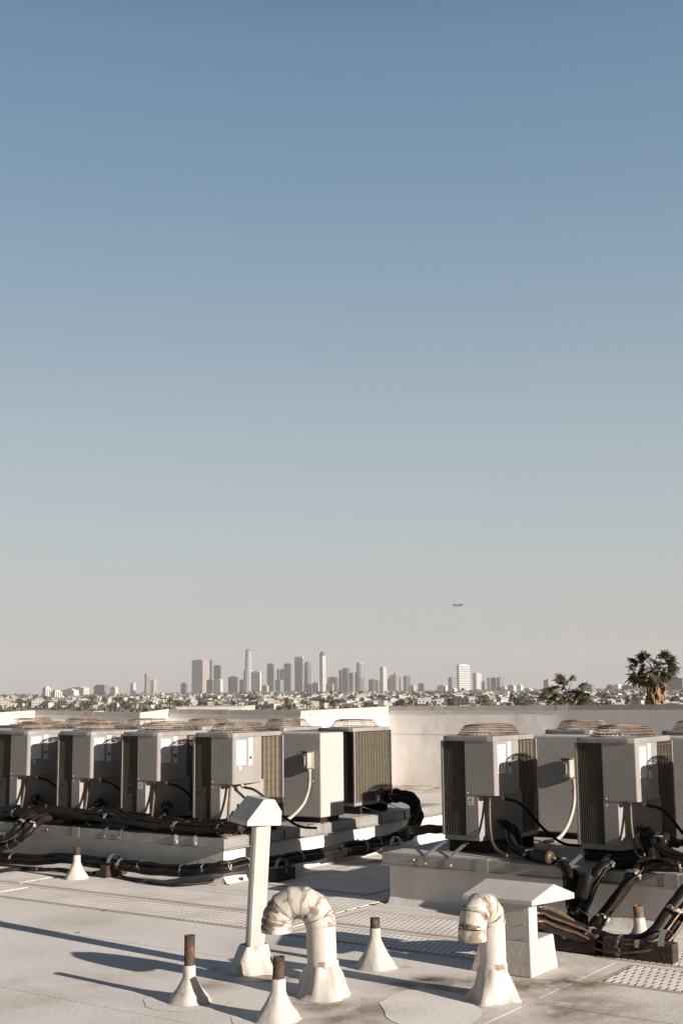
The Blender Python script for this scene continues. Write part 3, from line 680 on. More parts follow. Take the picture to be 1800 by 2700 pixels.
# ------------------------------------------------------------------ vents
def ring(root, c, r):
    pts = [Vector(c)+Vector((math.cos(a)*r*(1+.10*noise.noise(Vector((math.cos(a)*2, math.sin(a)*2, r*9+c[0]))))*1.1, math.sin(a)*r*(1+.10*noise.noise(Vector((math.cos(a)*2, math.sin(a)*2, 5+c[0])))), .003)) for a in [2*math.pi*k/40 for k in range(41)]]
    mb = MB(); mb.add([(p.x, p.y, .0019) for p in pts[:-1]], [tuple(range(40))])
    mb.build('sealant_patch', 'membrane_patch', root)
def stub(px, py, ty, rb, rn, rp, cone, label, rust='rust', lean=(0, 0), seed=0, rr=.2):
    b = at(px, py); h = atY(px, ty, b.y).z
    root = empty('vent_stub', b, label, 'roof vent', 'rusty vent stubs with white conical boots')
    X = Matrix.Shear('XY', 4, (lean[0], lean[1]))
    prof = [(rb*1.13, .003), (rb*1.02, .010), (rb*.95, .03), (rb*.5+rn*.5, cone*.5), (rn*1.12, cone*.95), (rn*1.05, cone), (rn, cone+.012), (rn*.97, cone+.06), (rp+.001, cone+.066)]
    MB().lathe(b, prof, 28, X, wob=.14, seed=seed).build('boot', 'vent_white', root)
    MB().lathe(b, [(rp, cone+.03), (rp, h), (rp*.82, h), (rp*.82, h-.08), (0, h-.08)], 20, X).build('pipe', rust, root)
    ring(root, b, rr)
stub(499, 2640, 2466, .112, .036, .0295, .125, 'rusty vent stub on a white cone at the lower left, taller of the front pair', seed=1, rr=.23)
stub(731, 2690, 2522, .108, .037, .0305, .14, 'rusty vent stub on a white cone at the bottom edge with peeling paint', 'rust', seed=4, lean=(.03, 0), rr=.22)
stub(990, 2552, 2420, .118, .036, .0295, .17, 'rusty vent stub on a white cone between the two curved vents', seed=8, rr=.2)
stub(202, 2318, 2232, .108, .036, .0295, .15, 'short rusty vent stub on a white cone before the left pipe run', seed=12, rr=.2)
stub(1687, 2475, 2388, .075, .040, .034, .075, 'rusty vent stub at the right edge among the hanging pipes', 'rust_light', seed=15, lean=(-.03, 0), rr=.16)

def gooseneck(px, py, R0, top_y, dirv, rb, out_z, label, peel, seed, tilt=0., gores=(0, 20, 48, 76, 104, 132, 160, 180)):
    b = at(px, py); zt = atY(px, top_y, b.y).z
    root = empty('gooseneck_vent', b, label, 'roof vent', 'white curved gooseneck vents')
    d = Vector(dirv).normalized(); rc = rb                    # bend radius
    zc = zt-rc-R0
    T = Vector((tilt, 0, 0))
    path = [b+Vector((0, 0, z))+T*z for z in (.12, .2, .3, zc-.03)]
    top = b+T*zc
    segs = [top+d*(rc-rc*math.cos(R(a)))+Vector((0, 0, zc+rc*math.sin(R(a)))) for a in range(0, 181, 15)]
    tail = [segs[-1]+Vector((0, 0, -k)) for k in (.03, max(.04, zc-out_z))]
    rad = lambda i: R0*(1.035 if i % 2 else .985)
    MB().tube(path+[segs[0]], [R0]*5, 24, cap=False).build('riser', 'vent_pipe_white', root)
    el = segs+tail; 
    # gored elbow: short straight rings with visible joints
    mb = MB()
    # gored elbow: straight lengths meeting in mitred joints
    ang = gores
    P_ = [top+d*(rc-rc*math.cos(R(a)))+Vector((0, 0, zc+rc*math.sin(R(a)))) for a in ang]
    up_ = Vector((0, 0, 1)); sdv = d.cross(up_).normalized(); nn_ = 32
    def rim_at(i):
        t1 = (P_[i]-P_[i-1]).normalized() if i else up_; t2 = (P_[i+1]-P_[i]).normalized() if i < len(P_)-1 else -up_
        m_ = (t1+t2).normalized(); ax = sdv.cross(m_).normalized(); kx = 1/max(.5, m_.dot(t1))
        return [(P_[i], sdv, ax, kx)]
    RM = [rim_at(i)[0] for i in range(len(P_))]
    def rpt(q, a, g): return q[0]+q[1]*(math.cos(a)*R0*g)+q[2]*(math.sin(a)*R0*g*q[3])
    for i in range(len(P_)-1):
        vs = []
        for (q, g) in ((RM[i], 1.045), (RM[i+1], 1.03)):
            for k in range(nn_):
                a = 2*math.pi*k/nn_; vs.append(rpt(q, a, g+.012*noise.noise(Vector((math.cos(a)*1.5, math.sin(a)*1.5, i*3+seed)))))
        mb.add(vs, [(k, (k+1) % nn_, nn_+(k+1) % nn_, nn_+k) for k in range(nn_)], True)
    mb.cur = 1                                   # grime and lost coating along the joints
    for i in range(1, len(P_)-1):
        q0, q, q1 = RM[i-1], RM[i], RM[i+1]
        vs = []
        for k in range(49):
            a = 2*math.pi*k/48; n0 = noise.noise(Vector((math.cos(a)*1.7, math.sin(a)*1.7, i*5.1+seed))); n1 = noise.noise(Vector((math.cos(a)*5, math.sin(a)*5, i*2.3+seed)))
            e = max(.0, .10+.24*n0+.18*n1)*(1.15 if i > 2 else .8); f = max(.02, .10+.26*n0-.14*n1)
            b0_ = rpt(q, a, 1.062).lerp(rpt(q0, a, 1.062), min(.6, e)); b1_ = rpt(q, a, 1.062).lerp(rpt(q1, a, 1.062), min(.6, f)); vs += [b0_, b1_]
        mb.add(vs, [(2*k, 2*k+1, 2*k+3, 2*k+2) for k in range(48)])
    mb.build('elbow', ['goose_white', 'grime'], root)
    mb = MB().tube([segs[-1]]+tail, [R0*1.04, R0*1.05, R0*1.05], 24, cap=False)
    mb.tube([tail[-1], tail[-1]+Vector((0, 0, .06))], [R0*.97, R0*.97], 24, cap=False).build('outlet', 'goose_white', root)
    # patches where the coating has peeled
    for (i, a0, a1) in peel:
        full = segs+tail; p0, p1 = full[i], full[i+1]; t = (p1-p0).normalized()
        x = t.cross(d.cross(Vector((0, 0, 1)))).normalized(); y = t.cross(x)
        vs = []; nn = 26
        for k in range(nn+1):
            a = R(a0+(a1-a0)*k/nn); jj = noise.noise(Vector((k*.45, i*3.1, seed)))+.5*noise.noise(Vector((k*1.3, i*2.1, seed+5))); ww = max(0, math.sin(math.pi*k/nn))**.6
            for f in (.5+(-.45+.5*jj)*ww, .5+(.35+.6*jj)*ww):
                vs.append(p0.lerp(p1, f)+(x*math.cos(a)+y*math.sin(a))*R0*1.075)
        MB().add(vs, [(2*k, 2*k+1, 2*k+3, 2*k+2) for k in range(nn)]).build('peeled_patch', 'peeled_brown', root)
    # collar seams and boot
    MB().lathe(b, [(R0*1.0, .145), (R0*1.06, .15), (R0*1.06, .185), (R0, .195)], 28, wob=.03, seed=seed).build('collar', 'goose_white', root)
    prof = [(R0*2.15, .003), (R0*1.98, .012), (R0*1.86, .03), (R0*1.62, .075), (R0*1.34, .12), (R0*1.16, .145), (R0*1.04, .165), (R0*1.0, .17)]
    MB().lathe(b, prof, 40, wob=.42, seed=seed).build('boot', 'vent_white', root)
    ring(root, b+Vector((.02, 0, 0)), R0*2.7)
gooseneck(852, 2625, .083, 2338, (-1, .12, 0), .125, .39, 'larger curved white vent with peeling elbow opening to the left, beside the tall flue',
          ((9, 90, 190), (11, 60, 190), (12, 110, 230)), 3, tilt=-.03)
gooseneck(1302, 2635, .073, 2348, (-.62, -.78, 0), .10, .34, 'curved white vent in front of the wide hooded duct, elbow turned toward the viewer',
          ((9, 130, 230), (11, 110, 220)), 9, tilt=-.005, gores=(0, 30, 65, 100, 140, 180))

# tall square flue with gabled hood
def flue():
    b = at(668, 2562)
    root = empty('flue_vent', b, 'tall white square flue with a small gabled hood', 'roof vent')
    zt = atY(690, 2170, b.y).z
    lx = (atY(690, 2170, b.y).x-b.x)/zt
    Sx = Matrix.Translation(b) @ Matrix.Shear('XY', 4, (lx*.95, 0)) @ Matrix.Rotation(R(17), 4, 'Z')
    h = .051
    MB().prism([(-h, -h+.012), (-h+.012, -h), (h-.012, -h), (h, -h+.012), (h, h-.012), (h-.012, h), (-h+.012, h), (-h, h-.012)], .12, zt, Sx).build('flue_pipe', 'vent_pipe_white', root)
    prof = [(.155, .003), (.142, .012), (.132, .03), (.107, .08), (.086, .13), (.078, .15), (.07, .158)]
    MB().lathe(b, prof, 36, wob=.5, seed=21).build('boot', 'vent_white', root)
    ring(root, b, .26)
    # hood: gable profile in (y, z), extruded along x; gable end faces +x
    t = b+Vector((lx*zt-.035, .01, zt)); X = Matrix.Translation(t) @ Matrix.Rotation(ROT-R(21), 4, 'Z') @ Matrix.Rotation(R(3), 4, 'Y') @ Matrix.Rotation(R(-3), 4, 'X')
    gp = [(-.12, 0), (.12, 0), (.12, .085), (.062, .158), (-.014, .158), (-.12, .028)]
    x0, x1 = -.12, .10; n = len(gp)
    vs = [X @ Vector((x0, y, z-.005)) for y, z in gp]+[X @ Vector((x1, y, z-.005)) for y, z in gp]
    fs = [(i, n+i, n+(i+1) % n, (i+1) % n) for i in range(n)]+[tuple(range(n)), tuple(range(2*n-1, n-1, -1))]
    hd = MB().add(vs, fs).build('hood', 'hood_paint', root, bevel=.003)
flue()
# wide hooded duct
def duct():
    b0 = at(1396, 2579)           # front right corner of the boot
    root = empty('hooded_duct', b0, 'wide low duct with a grey gabled hood behind the right curved vent', 'roof vent')
    X = Matrix.Translation(b0) @ Matrix.Rotation(ROT, 4, 'Z')
    # local: x along u (boot spans -0.5..0), y along v
    d = .34
    vs = []
    for x, y, z in ((-.39, -.01, 0), (.018, -.01, 0), (.018, d+.01, 0), (-.39, d+.01, 0), (-.33, .012, .20), (.004, .012, .20), (.004, d-.012, .20), (-.33, d-.012, .20)): vs.append(X @ Vector((x, y, z)))
    MB().add(vs, [(0,3,2,1),(4,5,6,7),(0,1,5,4),(1,2,6,5),(2,3,7,6),(3,0,4,7)]).build('boot', 'vent_white', root, bevel=.008)
    MB().box((-.315, .02, .17), (-.004, .13, .46), X).build('duct', 'hood_paint', root, bevel=.003)
    MB().box((-.322, .012, .455), (-.001, .018, .20), X).build('front_plate', 'hood_paint', root)
    rv = MB()
    for z in (.22, .30, .38, .44): rv.lathe(X @ Vector((-.03, .011, z)), [(0, .002), (.004, .0015), (.004, -.002)], 8, Matrix.Rotation(R(90), 4, 'X'))
    rv.build('rivets', 'galvanised', root)
    gp = [(-.14, 0), (d+.10, -.035), (d+.10, -.002), (d*.5-.01, .085), (-.14, .028)]
    x0, x1 = -.36, .10; n = len(gp); z0 = .435
    vs = [X @ Vector((x0, y, z+z0)) for y, z in gp]+[X @ Vector((x1, y, z+z0)) for y, z in gp]
    MB().add(vs, [(i, n+i, n+(i+1) % n, (i+1) % n) for i in range(n)]+[tuple(range(n)), tuple(range(2*n-1, n-1, -1))]).build('hood', 'hood_paint', root, bevel=.003)
duct()
# low white kerb behind the alley
tag(MB().box((.62, 3.75, 0), (.72, 4.6, .16), XUV).box((.722, 3.75, 0), (3.2, 3.85, .05), XUV).build('roof_curb', 'vent_pipe_white'), 'low white kerb on the roof beyond the gap between the pads', 'curb')
# litter
for i, (x, y) in enumerate(((205, 2461), (276, 2403))):
    p = at(x, y); pts = [(p.x-.02, p.y-.006, .004), (p.x, p.y-.009, .010), (p.x+.022, p.y, .005), (p.x, p.y+.007, .006)]
    tag(MB().add(pts, [(0, 1, 2, 3)]).add([(q[0], q[1], q[2]+.002) for q in pts], [(0, 1, 2, 3)]).build('dry_leaf', 'rust'), ('small dry leaf on the bare roof left of the flue', 'small dry leaf at the edge of the front walkway mat')[i], 'leaf')

# ------------------------------------------------------------------ terrain
def tz(Y): return -15. if Y < 1500 else -15+(Y-1500)*.0060
ys = [-250, 0, 40, 150, 400, 900, 1500, 2200, 3200, 4500, 6000, 7500, 9000, 10500, 11500]
xs = [-7000+14000*i/28 for i in range(29)]
def gz(x, y): return tz(y)+(1.5+y*.0006)*noise.noise(Vector((x*.0016, y*.0011, 2.))) - 1.5
tv = [(x, y, gz(x, y)) for y in ys for x in xs]; nx_ = len(xs)
tag(MB().add(tv, [(j*nx_+i, j*nx_+i+1, (j+1)*nx_+i+1, (j+1)*nx_+i) for j in range(len(ys)-1) for i in range(nx_-1)], True).build('terrain', 'terrain'), kind='structure')
tag(MB().box((-7400, -300, -19), (7400, 11900, 420)).build('haze', 'haze'), kind='stuff')
def Y_of(py, px=900):                 # distance at which the terrain shows at this height
    lo, hi = 700., 10500.
    for _ in range(40):
        m = math.sqrt(lo*hi); d = ray(px, py); z = CZ+d[2]/d[1]*m
        if z > tz(m): lo = m          # still above the terrain
        else: hi = m
    return math.sqrt(lo*hi)

# ------------------------------------------------------------------ towers of the far city centre
TG = {}
def strips(mb, w, d, z0, z1, pitch, wid, proud=.6, horiz=False):
    if horiz:
        pitch = min(pitch, (z1-z0)/5); wid = pitch*.45
        z = z0+pitch*.6
        while z < z1-pitch*.3:
            mb.box((-w/2-proud, -d/2-proud, z), (w/2+proud, d/2+proud, z+wid)); z += pitch
        return
    n = max(3, int(w/pitch))
    for k in range(n):
        x = -w/2+(k+.5)*w/n; mb.box((x-wid/2, -d/2-proud, z0), (x+wid/2, -d/2, z1))
    n = max(2, int(d/pitch))
    for k in range(n):
        y = -d/2+(k+.5)*d/n; mb.box((w/2, y-wid/2, z0), (w/2+proud, y+wid/2, z1))
def tower(label, x0, x1, ytop, col, s=.62, Y=9000., az=152., stripe='v', top=None, ybase=None, glass=None, pitch=None):
    cxp = (x0+x1)/2; p = atY(cxp, ytop, Y); zb = gz(p.x, Y)-3
    if ybase: zb = atY(cxp, ybase, Y).z
    Wp = (x1-x0)/3236*Y
    aL = R(az-90); # right face normal azimuth = az-? ; left face normal azimuth = right + 90
    right_az = 127.; th = R(right_az+90-180)          # angle of the left face normal off the view axis
    w = Wp*s/math.cos(th); d = Wp*(1-s)/math.sin(th)
    h = p.z-zb
    key = col
    if col not in M: mat(col, TW[col], tuple(k*.88 for k in TW[col]), .02, .7)
    root = empty('tower', (p.x, Y, zb), label, 'skyscraper' if h > 110 else 'building', 'buildings of the far city centre', R(90-right_az))
    B = lambda mb, n, m, **k: mb.build(n, m, root, local=True, **k)
    hb = h
    if top == 'pyramid': hb = h*.86
    if top == 'step': hb = h*.90
    B(MB().box((-w/2, -d/2, 0), (w/2, d/2, hb)), 'facade', col)
    g = glass or ('tw_dark' if sum(TW[col]) > .5 else 'tw_black')
    if g not in M: mat(g, TW[g], None, 1, .35)
    mb = MB(); strips(mb, w*.96, d*.94, hb*.05, hb*.93, pitch or max(9., w/8), (pitch or max(9., w/8))*.45, .5, stripe == 'h'); B(mb, 'window_bands', g)
    if top == 'pyramid':
        B(MB().add([(-w/2, -d/2, hb), (w/2, -d/2, hb), (w/2, d/2, hb), (-w/2, d/2, hb), (0, 0, h)], [(0, 1, 4), (1, 2, 4), (2, 3, 4), (3, 0, 4)]), 'roof', col)
    elif top == 'step': B(MB().box((-w*.36, -d*.36, hb), (w*.36, d*.36, h)), 'penthouse', col)
    elif top == 'light': 
        B(MB().box((-w/2-.8, -d/2-.8, hb*.955), (w/2+.8, d/2+.8, hb*.995)), 'crown_band', 'tw_white' )
    else:
        B(MB().box((-w*.3, -d*.3, hb), (w*.25, d*.3, hb+5)), 'plant_room', col)
    if top == 'mast': B(MB().tube([(0, 0, hb), (0, 0, hb+28)], [2.5, 1.2], 6), 'mast', col)
    return root
TW = dict(tw_white=(.50, .48, .455), tw_pale=(.40, .38, .36), tw_tan=(.26, .23, .215), tw_pink=(.30, .25, .23), tw_grey=(.14, .135, .13), tw_brown=(.10, .088, .082),
          tw_dark=(.065, .066, .068), tw_black=(.045, .048, .052), tw_blue=(.14, .16, .165), tw_teal=(.085, .105, .10))
mat('tw_white', TW['tw_white'], (.52, .49, .455), .02, .7)
def X3(x): return 450+x*.287
def Y3(y): return 1680+y*.2870
def X4(x): return 850+x*.3189
def Y4(y): return 1680+y*.3189
def X5(x): return 1300+x*.3189
for (lab, f, x0, x1, yt, col, kw) in (
    ('broad tan twin faced tower at the left end of the skyline', 3, 195, 360, 213, 'tw_tan', dict(s=.66)),
    ('very slim dark green tower behind the broad tan tower', 3, 352, 384, 213, 'tw_teal', dict(s=.7, Y=9300)),
    ('dark brown slab tower right of the slim dark tower', 3, 393, 463, 262, 'tw_brown', dict(s=.94, Y=9200)),
    ('low dark block at the right foot of the broad tan tower', 3, 328, 392, 395, 'tw_teal', dict(s=.9, Y=8700)),
    ('low pale ribbed block beside the low dark block', 3, 390, 484, 390, 'tw_pale', dict(s=.75, Y=8700)),
    ('small dark building with a pointed roof left of the broad tan tower', 3, 92, 155, 415, 'tw_dark', dict(s=.8, top='pyramid')),
    ('square black tower with a little mast', 3, 525, 621, 366, 'tw_black', dict(s=.92, top='mast')),
    ('pair of low dark blocks left of the tallest round crowned tower', 3, 632, 675, 395, 'tw_dark', dict(s=.8, Y=8800)),
    ('light square office block in front of the tallest round crowned tower', 3, 735, 833, 318, 'tw_white', dict(s=.9, Y=8700, stripe='h')),
    ('dark grey slab tower right of the light square office block', 3, 883, 957, 248, 'tw_grey', dict(s=.85)),
    ('thin dark tower with a pale left edge', 3, 975, 1004, 297, 'tw_brown', dict(s=.6)),
    ('pale bluish tower behind the thin dark one', 3, 1000, 1042, 297, 'tw_blue', dict(s=.9, Y=9300)),
    ('mid grey tower with a dark right side', 3, 1038, 1113, 247, 'tw_grey', dict(s=.86)),
    ('tall dark tower with a bright white top band', 3, 1137, 1222, 179, 'tw_grey', dict(s=.85, top='light')),
    ('grey green tower with a stepped top beside the white banded tower', 3, 1226, 1286, 227, 'tw_teal', dict(s=.5, top='step')),
    ('low grey block below the pale bluish tower', 3, 958, 1038, 395, 'tw_blue', dict(s=.6, Y=8600)),
    ('low pale box right of the stepped grey green tower', 3, 1298, 1362, 420, 'tw_pale', dict(s=.9, Y=8600)),
    ('low dark block at the foot of the white banded tower', 3, 1222, 1300, 432, 'tw_dark', dict(s=.9, Y=8600)),
    ('small pale box at the right foot of the light square office block', 3, 835, 901, 445, 'tw_pale', dict(s=.8, Y=8500)),
    ('low dark flat block right of the spired tower', 3, 1440, 1536, 372, 'tw_dark', dict(s=.8)),
    ('low wide tan block below the dark flat block', 3, 1425, 1500, 430, 'tw_tan', dict(s=.8, Y=8500)),
    ('slim grey tower joined to a dark one in mid skyline', 4, 134, 162, 274, 'tw_grey', dict(s=.9)),
    ('dark tower joined to a slim grey one in mid skyline', 4, 159, 221, 261, 'tw_dark', dict(s=.72)),
    ('thin black edge tower left of the pinkish slab', 4, 222, 242, 298, 'tw_black', dict(s=.9)),
    ('pinkish slab left of the cylindrical tower', 4, 240, 282, 294, 'tw_pink', dict(s=.3)),
    ('dark squat block right of the cylindrical tower', 4, 380, 442, 352, 'tw_dark', dict(s=.55)),
    ('pale low block between the dark squat block and the slim pale tower', 4, 442, 474, 356, 'tw_pale', dict(s=.6)),
    ('slim pale ribbed tower standing alone in the right part of the skyline', 4, 472, 531, 250, 'tw_pale', dict(s=.45)),
    ('thin dark tower close right of the slim pale ribbed tower', 4, 537, 560, 346, 'tw_dark', dict(s=.9)),
    ('pale blue tower between the thin dark and the pink tower', 4, 552, 594, 318, 'tw_blue', dict(s=.5)),
    ('pink tower with a dark left corner', 4, 588, 644, 296, 'tw_pink', dict(s=.25)),
    ('green grey tower with a light right side', 4, 667, 726, 324, 'tw_teal', dict(s=.35)),
    ('low pale block right of the green grey tower', 4, 726, 770, 400, 'tw_pale', dict(s=.6)),
    ('small dark block alone in the gap of the skyline', 4, 790, 840, 386, 'tw_dark', dict(s=.8)),
    ('rounded grey tower left of the white glass topped tower', 4, 1035, 1102, 335, 'tw_blue', dict(s=.4)),
    ('pale tower behind the right side of the white glass topped tower', 4, 1236, 1316, 300, 'tw_pale', dict(s=.35)),
    ('thin dark tower right of the pale tower', 4, 1314, 1338, 366, 'tw_black', dict(s=.9)),
    ('left one of a pair of dark glass towers', 4, 1357, 1394, 338, 'tw_teal', dict(s=.4)),
    ('right one of a pair of dark glass towers', 4, 1392, 1430, 338, 'tw_dark', dict(s=.9)),
    ('glass tower with a pale right side near the low palm', 4, 1432, 1507, 335, 'tw_blue', dict(s=.35)),
    ('small black cube building below the glass towers', 4, 1436, 1474, 416, 'tw_black', dict(s=.9, Y=7000)),
    ('small white cube building below the glass towers', 4, 1473, 1522, 412, 'tw_white', dict(s=.7, Y=7000)),
    ('wide pale block among lower roofs right of the small dark block', 4, 945, 1032, 402, 'tw_white', dict(s=.8, Y=7000)),
    ('white block at the foot of the rounded grey tower', 4, 1050, 1112, 426, 'tw_white', dict(s=.6, Y=6500)),
    ('small brown block before the white glass topped tower', 4, 1140, 1176, 430, 'tw_brown', dict(s=.9, Y=6500)),
    ('tan block with dark left side behind the low palm', 5, 405, 525, 355, 'tw_tan', dict(s=.3, Y=6500)),
    ('grey block seen right of the low palm', 5, 715, 835, 392, 'tw_grey', dict(s=.7, Y=6500)),
    ('small dark block between the two palms', 5, 934, 986, 400, 'tw_dark', dict(s=.85, Y=6500)),
    ('white building with a small roof tower between the two palms', 5, 984, 1058, 384, 'tw_white', dict(s=.5, Y=6500, top='pyramid')),
    ('grey striped block left of the tall palm', 5, 1060, 1142, 403, 'tw_grey', dict(s=.9, Y=6000, pitch=14)),
    ('pale block directly left of the tall palm', 5, 1140, 1205, 400, 'tw_pale', dict(s=.6, Y=6300)),
    ('blue grey office block right of the tall palm', 5, 1425, 1556, 338, 'tw_blue', dict(s=.9, Y=5500, stripe='h')),
    ('pale low building row left of the low palm', 5, 115, 190, 400, 'tw_pale', dict(s=.6, Y=6500)),
    ('white stepped building near the left palm group of the right skyline', 5, 190, 245, 400, 'tw_white', dict(s=.6, Y=6500)),
    ('pale box left of the low palm with dark windows', 5, 245, 330, 430, 'tw_pale', dict(s=.6, Y=5500)),
    ):
    if f == 3: a = (X3(x0), X3(x1), Y3(yt))
    elif f == 4: a = (X4(x0), X4(x1), Y4(yt))
    else: a = (X5(x0), X5(x1), Y4(yt))
    tower(lab, a[0], a[1], a[2], col, **kw)
for (lab, x0, x1, yt, col, kw) in (
    ('slim tall tower far left of the skyline with a bright right side', 1332, 1386, 338, 'tw_tan', dict(s=.4)),
    ('shorter pale tower beside the slim far left tower', 1393, 1442, 395, 'tw_pale', dict(s=.5)),
    ('faint pale block left of the slim far left tower', 1198, 1252, 425, 'tw_pale', dict(s=.6, Y=9500)),
    ('wide grey hospital like block at the far left of the city', 860, 1016, 437, 'tw_grey', dict(s=.75, Y=7000, stripe='h', top='step')),
    ('wide faint low block right of the wide grey block', 1012, 1090, 462, 'tw_pale', dict(s=.7, Y=7500)),
    ('large white apartment building at the far left among trees', 395, 470, 468, 'tw_white', dict(s=.5, Y=4200)),
    ('white stepped wing of the large apartment building at the far left', 470, 572, 500, 'tw_white', dict(s=.5, Y=4100)),
    ('pale low block behind the large white apartment building', 560, 732, 485, 'tw_white', dict(s=.8, Y=6000)),
    ('faint grey roofline left of the wide grey block', 625, 830, 465, 'tw_pale', dict(s=.8, Y=8000)),
    ):
    tower(lab, x0*.287, x1*.287, 1680+yt*.287, col, **kw)
# the tallest tower: stepped cylinder with a crown
def round_tower(label, xc, yt, Y, tiers, col, extra=None):
    p = atY(xc, yt, Y); zb = gz(p.x, Y)-3; root = empty('tower', (p.x, Y, zb), label, 'skyscraper', 'buildings of the far city centre'); k = Y/3236
    if col not in M: mat(col, TW[col], tuple(q*.88 for q in TW[col]), .02, .7)
    h = p.z-zb; prev = 0
    for i, (wpx, f0, f1, c) in enumerate(tiers):
        r = wpx*k/2
        if c not in M: mat(c, TW[c], None, 1, .6)
        MB().lathe((0, 0, 0), [(r, h*f0), (r, h*f1), (0, h*f1)], 20, smooth=False).build('tier' if i < len(tiers)-1 else 'crown', c, root, local=True)
        if f1 == 1.: continue
        mb = MB()
        for q in range(14):
            a = 2*math.pi*q/14; X = Matrix.Rotation(a, 4, 'Z'); mb.box((r*.98, -r*.09, h*f0+2), (r+.6, r*.09, h*f1-4), X)
        mb.build('window_bands', 'tw_grey' if c != 'tw_grey' else 'tw_dark', root, local=True)
    return root
round_tower('tallest tower of the skyline with stepped pale shaft and round crown', X3(716), Y3(112), 9000, ((26, 0, .52, 'tw_pale'), (19, .52, .74, 'tw_pale'), (16.5, .74, .95, 'tw_pale'), (14, .95, 1., 'tw_grey')), 'tw_pale')
round_tower('cylindrical tower with pale upper half in mid skyline', X4(311), Y4(208), 9000, ((19.5, 0, .47, 'tw_teal'), (19.5, .47, .97, 'tw_pink'), (17, .97, 1., 'tw_pale')), 'tw_pink')
o = tower('tall glass tower with a curved sail crown and a thin spire', X3(1365), X3(1424), Y3(172), 'tw_pale', s=.5)
p = atY(X3(1393), Y3(132), 9000); zb = o.location.z; hh = p.z-zb; h0 = atY(X3(1393), Y3(172), 9000).z-zb
MB().prism([(-18, -14), (18, -14), (18, 14), (-18, 14)], h0, hh-14).prism([(-12, -8), (8, -8), (8, 8), (-12, 8)], hh-14, hh).build('crown', 'tw_grey', o, local=True)
MB().tube([(0, 0, hh-2), (0, 0, atY(X3(1393), Y3(75), 9000).z-zb)], [2.6, 1.2], 6).build('spire', 'tw_pale', o, local=True)
o = tower('broad white tower with a glazed top storey block', X4(1100), X4(1222), Y4(230), 'tw_white', s=.16, stripe='h', pitch=16, Y=8500, glass='tw_blue')
# ------------------------------------------------------------------ houses
def house_mesh(kind):
    w, d, h = ((11, 9, 4.2), (15, 10, 7.5), (12, 12, 10.5), (20, 11, 6.5), (26, 14, 10.))[kind]
    ws = MB().box((-w/2, -d/2, -4), (w/2, d/2, h)); ws.cur = 1
    n = max(2, int(w/4))
    for fl in range(int(h//3.2)):
        z = 1+fl*3.1
        for k in range(n):
            x = -w/2+(k+.5)*w/n; ws.box((x-.8, -d/2-.12, z), (x+.8, -d/2, z+1.5))
        for k in range(max(1, int(d/4))):
            y = -d/2+(k+.5)*d/max(1, int(d/4)); ws.box((w/2, y-.7, z), (w/2+.12, y+.7, z+1.5))
    r = MB()
    if kind in (0, 1):
        e = .6; rh = 2.6
        r.add([(-w/2-e, -d/2-e, h), (w/2+e, -d/2-e, h), (w/2+e, d/2+e, h), (-w/2-e, d/2+e, h), (-w/2+d*.35, 0, h+rh), (w/2-d*.35, 0, h+rh)],
              [(0, 1, 5, 4), (1, 2, 5), (2, 3, 4, 5), (3, 0, 4), (3, 2, 1, 0)])
    else:
        r.box((-w/2-.2, -d/2-.2, h), (w/2+.2, d/2+.2, h+.8)); r.box((-w*.2, -d*.2, h+.8), (w*.1, d*.2, h+2.6))
    return ws, r
hcol = ['house_white', 'house_cream', 'house_white', 'house_pink', 'house_grey', 'house_white']
hname = dict(house_white='white', house_cream='cream', house_pink='pinkish', house_grey='grey')
HP = {}
rh = random.Random(11)
taken = []
count = 0
while count < 285:
    py = 1826+ (rh.random()**.75)*42; px = rh.uniform(-10, 1810)
    Y = Y_of(py, px)
    if not 1150 < Y < 8000: continue
    kind = rh.choice((0, 0, 1, 1, 2, 3, 3, 4) if Y < 4500 else (2, 3, 4, 4)); c = rh.choice(hcol); rc = rh.choice(['roof_tile', 'roof_grey', 'roof_grey', 'roof_pale']) if kind < 2 else rh.choice(['roof_pale', 'roof_pale', 'roof_grey'])
    key = (kind, c, rc)
    x = atY(px, py, Y).x; loc = (x, Y, gz(x, Y)); rot = R(rh.choice((-35, -28, 5, -62))+rh.uniform(-6, 6))
    lab = '%s %s house among trees in the far city' % (('small', 'two storey', 'three storey', 'long', 'big')[kind], hname[c]) + (' with %s' % {'roof_tile': 'brown roof', 'roof_grey': 'grey roof', 'roof_pale': 'pale roof'}[rc])
    if key not in HP:
        ws, r = house_mesh(kind); o = ws.build('house', [c, 'far_glass']); r.build('roof', rc, o, local=True); HP[key] = o
    else:
        s_ = HP[key]; o = s_.copy(); COL.objects.link(o)
        for k in s_.children: kk = k.copy(); COL.objects.link(kk); kk.parent = o
    o.location = loc; o.rotation_euler = (0, 0, rot); sc_ = rh.uniform(.85, 1.25); o.scale = (sc_, sc_, sc_)
    tag(o, lab, 'house', 'houses of the far city'); count += 1
